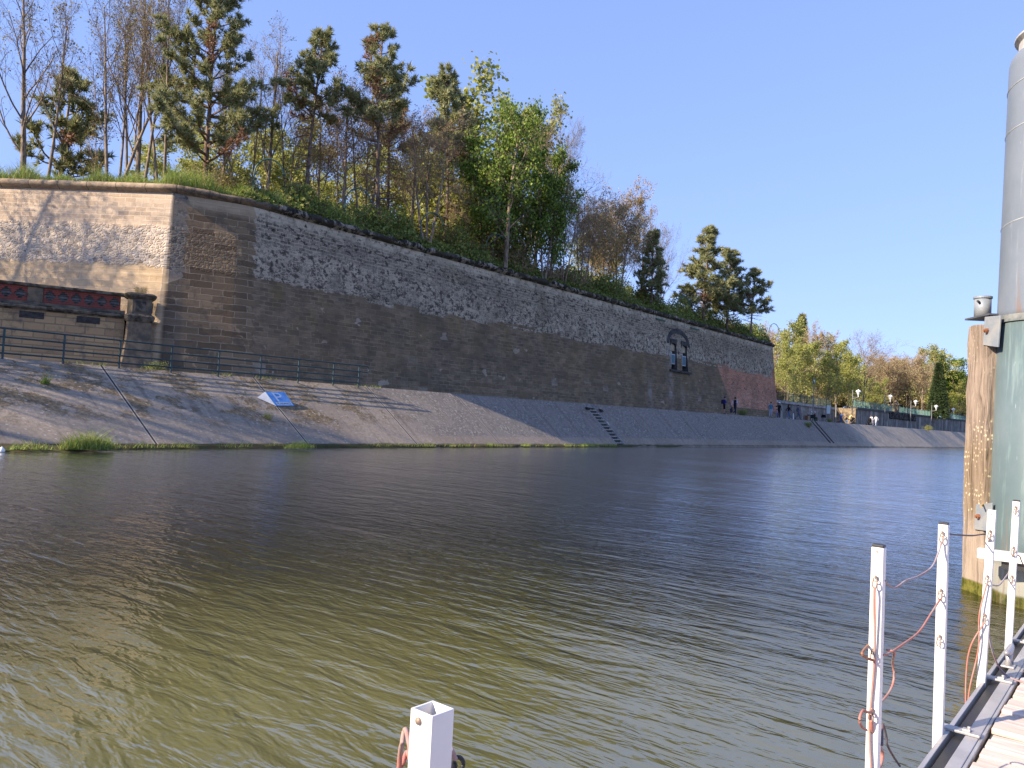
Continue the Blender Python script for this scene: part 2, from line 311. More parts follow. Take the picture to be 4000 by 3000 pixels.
    # repair patches, a whitened run-off, lichen
    pt = s.mth('MULTIPLY', s.step(s.noise(s.map(uv, (0.8, 1.2, 1)), 0.75, 3, 0.6), 0.665, 0.685), s.mth('MULTIPLY', s.step(V, 8.2, 7.6), s.step(U, 5, 6)))
    c = s.mix(s.mth('MULTIPLY', pt, 0.8), c, (0.36, 0.31, 0.255))
    for u0, wd, top in ((52.3, 0.75, 11.6), (48.0, 0.7, 6.4), (54.8, 0.8, 6.2)):
        d = s.mth('ABSOLUTE', s.mth('ADD', s.mth('SUBTRACT', U, u0), s.mth('MULTIPLY', jj, 0.5)))
        c = s.mix(s.mth('MULTIPLY', s.mth('MULTIPLY', s.step(d, wd, wd*0.1), s.mth('MULTIPLY', s.step(mid, 0.38, 0.62), s.step(V, top+0.4, top-1.6))), 0.4), c, (0.36, 0.37, 0.39))
    lich = s.mth('MULTIPLY', s.step(s.noise(uv, 1.9, 5, 0.7), 0.63, 0.7), s.step(U, 4, 6))
    c = s.mix(s.mth('MULTIPLY', lich, 0.45), c, (0.27, 0.19, 0.07))
    grn = s.mth('MULTIPLY', s.step(big, 0.52, 0.66), s.step(U, 6, 12)); c = s.mix(s.mth('MULTIPLY', grn, 0.3), c, (0.12, 0.10, 0.055)); c = s.mix(s.mth('MULTIPLY', s.step(s.noise(uv, 0.4, 5, 0.7), 0.56, 0.40), s.step(U, 4, 9, 0.0, 0.35)), c, (0.07, 0.06, 0.052))
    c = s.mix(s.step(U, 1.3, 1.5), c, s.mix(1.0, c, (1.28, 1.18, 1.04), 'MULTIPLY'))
    s.col(c)
    hgt = s.mth('ADD', s.mth('MULTIPLY', fine, 0.5), s.mth('MULTIPLY', s.mth('MINIMUM', s.mth('MULTIPLY', ve, 5), 1.0), inr))
    s.bump(s.mth('SUBTRACT', hgt, s.mth('MULTIPLY', b1[1], 0.5)), 0.7, 0.05)
    return s.m
def coping_mat():
    s = SH('coping_stone', 0.92, 0.12); uv = s.uv(); U, V, _ = s.sep(uv)
    n = s.noise(s.map(uv, (1, 1, 1)), 2.2, 5, 0.75); m = s.noise(uv, 0.6, 4)
    pale = s.mix(s.step(n, 0.4, 0.65), (0.42, 0.325, 0.225), (0.27, 0.205, 0.145))
    dark = s.mix(s.step(n, 0.47, 0.56), (0.022, 0.02, 0.019), (0.30, 0.255, 0.20)); dark = s.mix(s.step(m, 0.45, 0.6), dark, (0.05, 0.045, 0.035))
    brow = s.mix(s.step(n, 0.42, 0.6), (0.24, 0.175, 0.12), (0.10, 0.08, 0.062))
    c = s.mix(s.step(U, -0.5, 1.0), pale, brow); c = s.mix(s.step(s.mth('ADD', U, s.mth('MULTIPLY', m, 4)), 6, 9), c, dark)
    j = s.mth('ABSOLUTE', s.mth('SUBTRACT', s.mth('MODULO', s.mth('ADD', U, 200.0), 1.6), 0.8)); c = s.mix(s.step(j, 0.025, 0.01), c, (0.08, 0.065, 0.05))
    s.col(c); s.bump(n, 0.8, 0.06); return s.m
M_WATER = water_mat(); M_BANK = bank_mat(); M_WALL = wall_mat(); M_COPE = coping_mat()
M_PAVE = plain('quay_paving', (0.22, 0.20, 0.18), 0.9, 0.15, var=0.2, scale=3)
M_EARTH = plain('earth', (0.06, 0.06, 0.025), 0.95, 0.1, var=0.3, scale=1.5, c2=(0.10, 0.085, 0.05))
M_CONC = plain('grey_concrete', (0.27, 0.255, 0.24), 0.9, 0.15, var=0.25, scale=4, bump=0.3)
M_CONCD = plain('dark_concrete', (0.075, 0.07, 0.065), 0.9, 0.15, var=0.3, scale=4)
M_VOID = plain('unlit_recess', (0.02, 0.02, 0.022), 0.9, 0.1)
# ---- water and land
WL = [(-200,-27.0),(-30,-27.0),(7.7,-27.4),(13.4,-28.1),(23.6,-29.0),(49,-30.4),(78,-30.7),(103,-30.9),(150,-31.1),(211,-31.6),(300,-34.5),(400,-40)]
LP = [(-200,-33.0),(-30,-33.3),(12,-33.4),(25,-33.5),(50,-33.6),(80,-33.6),(110,-33.8),(150,-34.2),(211,-35.0),(300,-38),(400,-43.5)]
def lipz(y): return interp(y, [(40,3.10),(75,3.22),(115,3.32),(160,3.45),(210,3.56)])
MB().add([(-260,-260,0),(700,-260,0),(700,1500,0),(-260,1500,0)], [(0,1,2,3)]).build('water', M_WATER)['kind'] = 'structure'
def bank(y0, y1, n, b, z0=-0.6):
    ys = np.linspace(y0, y1, n); rows = [0, 0.03, 0.25, 0.5, 0.75, 0.97, 1.0]; V = []; T = []
    for y in ys:
        xw, xl, zl = interp(y, WL), interp(y, LP), lipz(y); L = math.hypot(xl-xw, zl)
        V.append((xw+0.75, y, z0)); T.append((y, -0.7))
        V.append((xw+0.03, y, 0.10)); T.append((y, 0.1))
        for t in rows:
            V.append((xw+(xl-xw)*t, y, 0.16+(zl-0.16)*t)); T.append((y, L*t))
        V.append((xl-0.4, y, zl+0.005)); T.append((y, L+0.4))
    k = len(rows)+3
    b.add(V, [(i*k+j+1, i*k+j, (i+1)*k+j, (i+1)*k+j+1) for i in range(n-1) for j in range(k-1)], 0, T)
b = MB(); bank(-160, 48.85, 90, b); bank(50.2, 400, 120, b)
b.build('embankment', M_BANK, uv=True)['kind'] = 'structure'
b = MB(); ys = np.linspace(-160, 400, 80); V = []
for y in ys: V += [(interp(y, LP)-0.35, y, lipz(y)-0.004), (interp(y, LP)-4.5, y, lipz(y)+0.12), (-120, y, lipz(y)+0.12)]
b.add(V, [(i*3+j, (i+1)*3+j, (i+1)*3+j+1, i*3+j+1) for i in range(79) for j in range(2)]).build('quay_path', M_PAVE)['kind'] = 'structure'
MB().add([(-900,-300,3.0),(-60,-300,3.0),(-60,1500,3.0),(-900,1500,3.0)], [(0,1,2,3)]).build('ground', M_EARTH)['kind'] = 'structure'
# mud ledge with weeds along the foot of the bank
rng = np.random.default_rng(5); b = MB(); V = []
for y in np.linspace(-10, 60, 141):
    wd = max(0.05, (0.55+0.35*math.sin(y*0.8)+0.25*rng.random())*interp(y, [(8,1.9),(13,0.9),(24,0.55),(60,0.12)]))
    xw = interp(y, WL); V += [(xw-0.02, y, 0.17), (xw+wd*0.6, y, 0.06+0.07*rng.random()), (xw+wd, y, -0.06)]
b.add(V, [(i*3+j+1, i*3+j, (i+1)*3+j, (i+1)*3+j+1) for i in range(140) for j in range(2)])
b.build('mud_ledge', plain('river_mud', (0.10, 0.075, 0.03), 0.9, 0.2, var=0.4, scale=3, c2=(0.06, 0.065, 0.02), bump=0.6))['kind'] = 'structure'
# ---- the rampart: plan of its top edge, arc length U = 0 where the straight pale face ends
ZT, ZB, BAT = 12.75, 2.9, 0.105
def plan():
    P = []; d = Vector((-0.803, -0.596, 0)); A = Vector((-40.45, 18.75, 0)); B = Vector((-38.5, 22.7, 0)); K = Vector((-38.5, 20.2, 0))
    for t in np.linspace(26, 0.6, 18): P.append(A+d*t)
    K1 = A-d*0.62; fd_ = (B-K1).normalized(); P += [A.copy(), A-d*0.3, K1+d*0.05, K1+fd_*0.05]
    for t in np.linspace(0.15, 0.8, 5): P.append(K1.lerp(B, t))
    for t in np.linspace(0, 1, 5): P.append((B-fd_*0.6)*(1-t)**2+B*2*t*(1-t)+(B+Vector((0,0.6,0)))*t*t)
    for y in np.linspace(24, 98.6, 42): P.append(Vector((-38.5, y, 0)))
    for t in np.linspace(0.15, 1, 7): P.append(Vector((-38.5, 98.6, 0))*(1-t)**2+Vector((-38.5, 101.0, 0))*2*t*(1-t)+Vector((-41.5, 102.2, 0))*t*t)
    for t in np.linspace(2, 24, 8): P.append(Vector((-41.5-t, 102.2+t*0.35, 0)))
    return P
WP = plan(); n = len(WP); i0 = 18
WS = [0.0]
for i in range(1, n): WS.append(WS[-1]+(WP[i]-WP[i-1]).length)
WS = [x-WS[i0] for x in WS]
WN = []
for i in range(n):
    t = (WP[min(i+1, n-1)]-WP[max(i-1, 0)]).normalized(); WN.append(Vector((t.y, -t.x, 0)))
def wp(s):                                            # point on top edge and outward normal at arc length s
    i = max(0, min(n-2, int(np.searchsorted(WS, s))-1)); t = (s-WS[i])/(WS[i+1]-WS[i])
    return WP[i].lerp(WP[i+1], t), WN[i].lerp(WN[i+1], t).normalized()
_k = next(i for i in range(n) if abs(WP[i].y-24) < 1e-6); S_LONG = WS[_k]-1.3                                       # arc length where the long face begins (y = 22.7)
def wall_at(y, z, out=0.0): return Vector((-38.5+(ZT-z)*BAT+out, y, z))
rampart = thing('rampart_wall', 'long battered stone rampart with pale lit end face and dark rubble band above the quay', 'wall', (-38.5, 20, ZB))
W0 = Matrix.Translation((38.5, -20, -ZB))
zs = [ZB, 4.3, 6.0, 7.55, 8.7, 9.7, 10.35, 10.9, 11.8, ZT]
holes = [(70.85, 72.15), (73.25, 74.55)]              # the two niches
idx = list(range(n)); Pp = list(WP); Nn = list(WN); Ss = list(WS)
ycut = sorted(c for h in holes for c in h)
for c in ycut:
    k = next(i for i in range(n) if Pp[i].y > c and i > 30)
    Pp.insert(k, Vector((-38.5, c, 0))); Nn.insert(k, Vector((1, 0, 0))); Ss.insert(k, S_LONG+c-22.7)
V = []; T = []
for p, q, s_ in zip(Pp, Nn, Ss):
    for z in zs:
        a = p+q*((ZT-z)*BAT); V.append((a.x+38.5, a.y-20, z-ZB)); T.append((s_, z))
k = len(zs); F = []
for i in range(len(Pp)-1):
    for j in range(k-1):
        ym = (Pp[i].y+Pp[i+1].y)/2
        if abs(Pp[i].x+38.5) < 1e-6 and any(h[0] < ym < h[1] for h in holes) and 3 <= j <= 5: continue
        F.append((i*k+j, (i+1)*k+j, (i+1)*k+j+1, i*k+j+1))
MB().add(V, F, 0, T).build('wall_face', M_WALL, rampart, uv=True)
# rounded coping
prof = [(-0.7, 0.0), (0.03, 0.0), (0.05, 0.06), (0.17, 0.10), (0.25, 0.18), (0.27, 0.28), (0.23, 0.38), (0.13, 0.45), (-0.05, 0.48), (-0.7, 0.46)]
rng = np.random.default_rng(8); V = []; T = []; SS = np.concatenate([np.arange(-25, 8, 0.5), np.arange(8, WS[-1]-0.5, 0.35)])
for s_ in SS:
    p, q = wp(s_); e = 0.0 if s_ < 3 else 0.05*rng.standard_normal()
    a0 = 0
    for o_, h in prof:
        a = p+q*(o_+e*(o_ > 0)); V.append((a.x+38.5, a.y-20, ZT+h+e*0.7*(h > 0.3)-ZB)); T.append((s_, h+o_))
k = len(prof)
MB().add(V, [(i*k+j, (i+1)*k+j, (i+1)*k+j+1, i*k+j+1) for i in range(len(SS)-1) for j in range(k-1)], 0, T).build('coping', M_COPE, rampart, smooth=True, uv=True)
# twin arched niches with pale lintels and small shutters
M_DRK = plain('sooty_stone', (0.07, 0.066, 0.064), 0.95, 0.1, var=0.3, scale=2)
M_CRM = plain('cream_render', (0.50, 0.42, 0.28), 0.9, 0.1, var=0.2, scale=3)
M_WHT = plain('white_render', (0.55, 0.55, 0.54), 0.9, 0.1, var=0.15, scale=3)
M_BLU = plain('blue_shutter', (0.06, 0.14, 0.17), 0.6, 0.3)
M_FRM = plain('pale_frame', (0.42, 0.45, 0.47), 0.7, 0.3)
for h0, h1 in holes:
    c = (h0+h1)/2; hw = (h1-h0)/2
    x0 = wall_at(c, 9).x
    loc = lambda x, y, z: (x+38.5, y-20, z-ZB)
    b = MB()                                           # reveals and back of the niche
    zl, zh = 7.55, 10.35; xl, xh = wall_at(c, zl).x, wall_at(c, zh).x; dp = 0.75
    q = [loc(xl,h0,zl),loc(xl,h1,zl),loc(xh,h1,zh),loc(xh,h0,zh),loc(xl-dp,h0,zl),loc(xl-dp,h1,zl),loc(xl-dp,h1,zh),loc(xl-dp,h0,zh)]
    b.add(q, [(0,1,5,4),(1,2,6,5),(3,0,4,7),(2,3,7,6),(4,5,6,7)])
    wn = b.build('niche', M_DRK, rampart)
    ar = [(-hw-0.02, 0.72)]+[(-hw*math.cos(a), 0.30*math.sin(a)) for a in np.linspace(0, math.pi, 11)]+[(hw+0.02, 0.72)]
    MB().prism(ar, (0,1,0), (0,0,1), loc(xh-0.05, c, zh-0.35), loc(xh+0.075, c, zh-0.35)).build('arch_head', M_DRK, wn)
    MB().prism([(-hw+0.03, -0.45)]+[(-hw*0.97*math.cos(a), 0.28*math.sin(a)) for a in np.linspace(0, math.pi, 11)]+[(hw-0.03, -0.45)],
               (0,1,0), (0,0,1), loc(xh-0.5, c, zh-0.37), loc(xh-0.14, c, zh-0.37)).build('lintel', M_CRM, wn)
    MB().box(loc(xl-dp+0.12, c-0.1, 8.9), (0.12, hw*1.5, 2.3)).build('infill_panel', M_WHT, wn)
    f = MB().box(loc(xl-0.28, c+0.05, 8.65), (0.10, 0.86, 1.05)).build('shutter_frame', M_FRM, rampart)
    MB().box(loc(xl-0.22, c+0.05, 8.65), (0.04, 0.64, 0.84)).build('shutter', M_BLU, f)
MB().box((0.0+38.5+wall_at(72.7, 7.45).x+0.05, 52.7, 7.42-ZB), (0.30, 4.6, 0.2)).build('window_sill', M_DRK, rampart, bevel=0.02)
b = MB()
ro = [(2.55*math.cos(a), 1.75*math.sin(a)) for a in np.linspace(0, math.pi, 15)]; ri = [(2.1*math.cos(a), 1.25*math.sin(a)) for a in np.linspace(math.pi, 0, 15)]
for i in range(14):
    b.prism([ro[i], ro[i+1], ri[13-i], ri[14-i]], (0,1,0), (-BAT,0,1), (38.5+wall_at(72.7,10.2).x-0.1, 52.7, 10.2-ZB), (38.5+wall_at(72.7,10.2).x+0.04, 52.7, 10.2-ZB))
b.build('relieving_arch', M_DRK, rampart)
for yy in (69.0, 76.6):
    MB().box((38.5+wall_at(yy, 12.45).x+0.06, yy-20, 12.42-ZB), (0.14, 1.9, 0.13)).build('green_ledge', plain('copper_green', (0.06, 0.13, 0.10), 0.7), rampart)
# ---- earth mound behind the rampart
V = []; SS = np.arange(-25, WS[-1]-1, 1.0); rng = np.random.default_rng(3)
def crest(s_): return interp(s_, [(-25,13.7),(5,13.65),(12,13.7),(60,13.8),(76,13.5),(82,13.3)])
prf = [(-0.15, 13.15), (-0.9, 13.5), (-2.2, None), (-5, None), (-14, None)]
for s_ in SS:
    p, q = wp(s_)
    for o_, z in prf:
        a = p+q*o_; V.append((a.x, a.y, (z or crest(s_))))
k = len(prf)
V.append((-75, 40, 13.5)); c_ = len(V)-1
MB().add(V, [(i*k+j, (i+1)*k+j, (i+1)*k+j+1, i*k+j+1) for i in range(len(SS)-1) for j in range(k-1)]+[(i*k+k-1, (i+1)*k+k-1, c_) for i in range(len(SS)-1)]).build('mound', M_EARTH)['kind'] = 'structure'
# ---- terrace with its brick balustrade, in front of the pale face
M_TAN = (lambda s: (lambda uv: (lambda n_, b_: (s.col(s.mix(s.mth('MULTIPLY', s.step(n_, 0.5, 0.68), 0.7), b_[0], (0.10, 0.085, 0.07))), s.bump(s.mth('ADD', s.mth('MULTIPLY', b_[1], -1.0), n_), 0.8, 0.04), s.m)[2])(
    s.noise(uv, 1.1, 5, 0.7), s.brick(uv, (0.42, 0.29, 0.155), (0.30, 0.205, 0.115), (0.25, 0.19, 0.12), 0.85, 0.36, 0.025)))(s.uv()))(SH('tan_ashlar', 0.9, 0.15))
M_TANP = plain('weathered_stone', (0.28, 0.215, 0.14), 0.92, 0.12, var=0.2, scale=1.8, bump=0.5, c2=(0.09, 0.08, 0.066))
M_DKCAP = plain('mossy_cap', (0.05, 0.045, 0.038), 0.95, 0.1, var=0.3, scale=3, bump=0.5, c2=(0.16, 0.14, 0.11))
M_RBR = (lambda s: (s.col(s.mix(s.mth('MULTIPLY', s.step(s.noise(s.uv(), 2.5, 4), 0.5, 0.7), 0.5), s.brick(s.uv(), (0.27, 0.05, 0.035), (0.19, 0.045, 0.035), (0.16, 0.10, 0.08), 0.3, 0.095, 0.012)[0], (0.07, 0.035, 0.03))), s.m)[1])(SH('red_brick', 0.85, 0.2))
M_GRY = plain('grey_cross_stone', (0.17, 0.165, 0.16), 0.9, 0.1, var=0.25, scale=5)
TA, TB = Vector((-46.0, 0.3, 0)), Vector((-39.55, 16.95, 0))
td = (TB-TA).normalized(); tn_ = Vector((td.y, -td.x, 0)); TL = (TB-TA).length
terrace = thing('terrace_wall', 'tan ashlar terrace wall with red brick cross pierced parapet left of the corner pillar', 'wall', (TA.x, TA.y, 3.0), math.atan2(td.y, td.x))
def slab(b, x0, x1, y0, y1, z0, z1, mi=0): return b.box(((x0+x1)/2, (y0+y1)/2, (z0+z1)/2), (x1-x0, y1-y0, z1-z0), None, mi)
def uvface(b, x0, x1, z0, z1, y0, y1, mi=0):           # a leaning face with UV in metres (local x along wall, -y = river side)
    b.add([(x0,y0,z0),(x1,y0,z0),(x1,y1,z1),(x0,y1,z1)], [(0,1,2,3)], mi, [(x0,z0),(x1,z0),(x1,z1),(x0,z1)])
b = MB(); uvface(b, 0, TL-0.02, -0.3, 2.72, -0.42, -0.16); uvface(b, 0, TL-0.02, 2.72, 2.721, -0.16, 0.5)
b.build('lower_wall', M_TAN, terrace, uv=True)
b = MB()
for k_, xa in enumerate(np.arange(TL-1.0, 2, -2.35)):
    slab(b, xa-1.1, xa-0.1, -0.205, -0.10, 2.34, 2.66)
b.build('dark_stone_course', plain('blackened_stone', (0.05, 0.048, 0.047), 0.9, 0.1, var=0.3), terrace)
b = MB()
for (o_, z0, z1) in ((0.22, 2.72, 2.80), (0.34, 2.80, 2.93), (0.20, 2.93, 3.02)): slab(b, 0, TL-0.02, -o_, 0.5, z0, z1)
b.build('ledge_moulding', M_DKCAP, terrace, bevel=0.03)
slab(MB(), 0, TL-0.03, -0.10, 0.30, 3.02, 3.14).build('plinth_course', M_TANP, terrace)
z0, z1 = 3.14, 3.86
CX = [0.27, 0.09]                                       # stepped cross half sizes
xs_all = []
seg = [(TL-3.55, TL-0.25), (TL-7.6, TL-4.2), (TL-11.7, TL-8.25), (TL-15.8, TL-12.35)]
for (a0, a1) in seg:
    b = MB(); g = MB(); nn = 6; st = (a1-a0)/nn; zc = (z0+z1)/2
    for i in range(nn):
        xc = a0+st*(i+0.5)
        rows = [(z0, zc-0.25, 0), (zc-0.25, zc-0.16, 0.07), (zc-0.16, zc-0.07, 0.16), (zc-0.07, zc+0.07, 0.23), (zc+0.07, zc+0.16, 0.16), (zc+0.16, zc+0.25, 0.07), (zc+0.25, z1, 0)]
        for (ra, rb_, hw) in rows:
            for (xa, xb) in ([(xc-st/2, xc+st/2)] if hw == 0 else [(xc-st/2, xc-hw), (xc+hw, xc+st/2)]):
                b.add([(xa,-0.04,ra),(xb,-0.04,ra),(xb,-0.04,rb_),(xa,-0.04,rb_)], [(0,1,2,3)], 0, [(xa,ra),(xb,ra),(xb,rb_),(xa,rb_)])
                for xe, sg in ((xa, 1), (xb, -1)):
                    if hw: b.add([(xe,-0.04,ra),(xe,0.16,ra),(xe,0.16,rb_),(xe,-0.04,rb_)], [(0,1,2,3)], 0, [(xe,ra),(xe+.2,ra),(xe+.2,rb_),(xe,rb_)])
            if hw:
                for zz in (ra, rb_): b.add([(xc-hw,-0.04,zz),(xc+hw,-0.04,zz),(xc+hw,0.16,zz),(xc-hw,0.16,zz)], [(0,1,2,3)], 0, [(0,0),(hw,0),(hw,.2),(0,.2)])
    pp = b.build('brick_panel', M_RBR, terrace, uv=True)
    slab(g, a0+0.01, a1-0.01, 0.045, 0.20, z0, z1-0.004).build('cross_infill', M_GRY, pp)
for xc in (TL-3.88, TL-7.92, TL-12.02):
    slab(MB(), xc-0.32, xc+0.32, -0.09, 0.26, z0, z1).build('pedestal', M_TANP, terrace, bevel=0.03)
b = MB(); slab(b, 0, TL-0.02, -0.17, 0.34, z1, z1+0.10); slab(b, 0, TL-0.03, -0.13, 0.30, z1+0.10, z1+0.15)
b.build('cap_slab', M_DKCAP, terrace, bevel=0.03)
b = MB(); b.add([(-2,0.45,2.70),(TL+2,0.45,2.70),(TL+2,7,2.70),(-2,18,2.70)], [(0,1,2,3)]).build('terrace_floor', M_PAVE, terrace)
# corner pillar
pil = thing('stone_pillar', 'weathered stone corner pillar with moulded cap and flared foot beside the dark rampart', 'pillar', (TB.x+td.x*0.62, TB.y+td.y*0.62, 3.0), math.atan2(td.y, td.x))
def oct_(hx, hy, ch): return [(-hx+ch,-hy),(hx-ch,-hy),(hx,-hy+ch),(hx,hy-ch),(hx-ch,hy),(-hx+ch,hy),(-hx,hy-ch),(-hx,-hy+ch)]
def octs(b, lv, mi=0):
    V = []; 
    for (hx, hy, ch, z) in lv: V += [(x, y, z) for x, y in oct_(hx, hy, ch)]
    m = len(lv); b.add(V, [(i*8+j, i*8+(j+1) % 8, (i+1)*8+(j+1) % 8, (i+1)*8+j) for i in range(m-1) for j in range(8)]+[tuple(range(8))[::-1], tuple(range((m-1)*8, m*8))], mi); return b
octs(MB(), [(0.85,0.80,0.08,-0.3),(0.80,0.74,0.08,0.0),(0.60,0.56,0.08,1.7),(0.56,0.52,0.08,2.62)]).build('shaft', M_TANP, pil)
octs(MB(), [(0.60,0.56,0.1,2.62),(0.68,0.64,0.15,2.76),(0.70,0.66,0.15,2.9),(0.60,0.57,0.2,3.0)]).build('moulding', M_DKCAP, pil)
bl = octs(MB(), [(0.55,0.52,0.2,3.0),(0.55,0.52,0.2,3.78)]).build('block', M_TANP, pil)
b = MB(); b.box((0,-0.535,3.4), (0.5,0.05,0.5)); b.box((0.565,0,3.4), (0.05,0.45,0.5)); b.build('sunk_panel', M_DKCAP, bl, bevel=0.01)
octs(MB(), [(0.60,0.57,0.2,3.78),(0.72,0.68,0.22,3.88),(0.74,0.70,0.22,3.97),(0.62,0.58,0.2,4.06)]).build('cap', M_DKCAP, pil)
# ================================================================== THE NEAR SIDE: pontoon, rail posts, ropes, pile
def alu_mat():
    s = SH('white_painted_alu', 0.4, 0.5); o = s.obj(); n_ = s.noise(o, 5, 4, 0.6); st_ = s.noise(s.map(o, (40, 40, 2.5)), 1.2, 5, 0.7); sp = s.noise(o, 70, 3, 0.7)
    c = s.mix(s.step(n_, 0.35, 0.65), (0.70, 0.68, 0.66), (0.77, 0.75, 0.72)); c = s.mix(s.mth('MULTIPLY', s.step(st_, 0.56, 0.72), 0.45), c, (0.46, 0.41, 0.36))
    c = s.mix(s.mth('MULTIPLY', s.step(sp, 0.68, 0.74), 0.6), c, (0.36, 0.27, 0.21)); s.col(c); s.put(s.b.inputs['Roughness'], s.step(n_, 0.3, 0.7, 0.34, 0.52)); return s.m
M_ALU = alu_mat()
M_GALV = plain('grey_alu', (0.40, 0.39, 0.39), 0.42, 0.5, 0.35, var=0.1, scale=4)
M_BLK = plain('black_plastic', (0.02, 0.02, 0.022), 0.5, 0.4)
M_STEEL = plain('worn_steel', (0.46, 0.41, 0.36), 0.5, 0.5, 0.25, var=0.3, scale=60, c2=(0.30, 0.18, 0.11))
def rope_mat(name, a, b_):
    s = SH(name, 0.75, 0.3); o = s.obj(); n_ = s.noise(o, 9, 3); t_ = s.noise(o, 160, 1)
    s.col(s.mix(s.step(n_, 0.42, 0.6), a, b_)); s.bump(t_, 0.4, 0.002); return s.m
M_ROPEP = rope_mat('pink_rope', (0.42, 0.17, 0.13), (0.36, 0.25, 0.22))
M_ROPEG = rope_mat('grey_rope', (0.36, 0.32, 0.34), (0.30, 0.20, 0.20))
M_ROPED = rope_mat('dark_rope', (0.10, 0.085, 0.10), (0.16, 0.11, 0.10))
def wood_mat(name, a, b_, c_, axis=0, sc=1.0):
    s = SH(name, 0.85, 0.2); o = s.obj(); st = [14, 14, 14]; st[axis] = 1.1
    g = s.noise(s.map(o, tuple(x*sc for x in st)), 1.6, 6, 0.7); h = s.noise(s.map(o, tuple(x*sc*0.4 for x in st)), 1.2, 4, 0.6)
    c = s.mix(s.step(g, 0.35, 0.66), a, b_); c = s.mix(s.mth('MULTIPLY', s.step(h, 0.52, 0.7), 0.6), c, c_)
    c = s.mix(s.mth('MULTIPLY', s.step(s.isl(), 0.0, 1.0, 0.0, 0.45), 1.0), c, c_)
    s.col(c); s.bump(g, 0.6, 0.008); return s.m
M_DECK = wood_mat('weathered_planks', (0.46, 0.375, 0.32), (0.70, 0.61, 0.54), (0.58, 0.47, 0.37), 0, 1.0)
ZD = 0.35
pon = thing('pontoon', 'grey plank pontoon with aluminium edge rail at the bottom right corner', 'pontoon', (-0.8, 4, 0))
L_ = lambda x, y, z: (x+0.8, y-4, z)
rng = np.random.default_rng(11); b = MB()
y = -1.5
while y < 9.4:
    wd = 0.118+0.01*rng.random(); e = 0.02*rng.random(); z = ZD-0.014+0.005*rng.random()
    b.box(L_((-0.615+e+2.2)/2, y+wd/2, z-0.012), (2.2+0.615-e, wd-0.012, 0.03), Matrix.Rotation(0.006*rng.standard_normal(), 3, 'Y') @ Matrix.Rotation(0.01*rng.standard_normal(), 3, 'X')); y += wd
b.build('deck', M_DECK, pon, bevel=0.004)
b = MB(); yc, yl = 3.95, 11.1
b.box(L_(-0.768, yc, ZD-0.06), (0.022, yl, 0.12)); b.box(L_(-0.716, yc, ZD-0.035), (0.05, yl, 0.02)); b.box(L_(-0.663, yc, ZD-0.05), (0.056, yl, 0.10))
b.box(L_(-0.627, yc, ZD-0.02), (0.016, yl, 0.03))
kr = b.build('edge_rail', M_GALV, pon, bevel=0.003)
MB().box(L_(-0.720, yc, ZD-0.0225), (0.046, yl-0.02, 0.003)).build('slot', M_BLK, kr)
MB().box(L_(0.75, yc, ZD-0.22), (2.7, yl-0.1, 0.30)).build('float_body', plain('pontoon_frame', (0.20, 0.21, 0.22), 0.6, 0.4, 0.3), pon)
PY = [0.80, 3.20, 4.37, 5.50, 6.68, 7.86]
for py in PY:
    b = MB().box(L_(-0.715, py+0.10, ZD+0.007), (0.17, 0.062, 0.012)); b.box(L_(-0.690, py+0.10, ZD+0.017), (0.035, 0.035, 0.012)); b.lathe([(0.009, 0), (0.009, 0.016)], 6, L_(-0.68, py+0.10, ZD+0.02))
    b.build('clamp_plate', M_GALV, pon, bevel=0.002)
# mooring cleat
cl = thing('mooring_cleat', 'grey cast mooring cleat on the pontoon edge rail between two white posts', 'cleat', (-0.70, 6.02, ZD), R_(90))
b = MB(); b.box((0, 0, 0.006), (0.16, 0.075, 0.012)); b.build('base', M_GALV, cl, bevel=0.004)
b = MB()
for sx in (-0.035, 0.035): b.tube([(sx*1.1, 0, 0.0), (sx, 0, 0.045), (sx*0.95, 0, 0.085)], [0.024, 0.016, 0.02], 10)
b.build('neck', M_GALV, cl, smooth=True)
b = MB(); b.tube([(-0.14, 0, 0.108), (-0.10, 0, 0.100), (-0.04, 0, 0.092), (0.04, 0, 0.092), (0.10, 0, 0.100), (0.14, 0, 0.108)], [0.010, 0.018, 0.022, 0.022, 0.018, 0.010], 10); b.build('horn', M_GALV, cl, smooth=True)
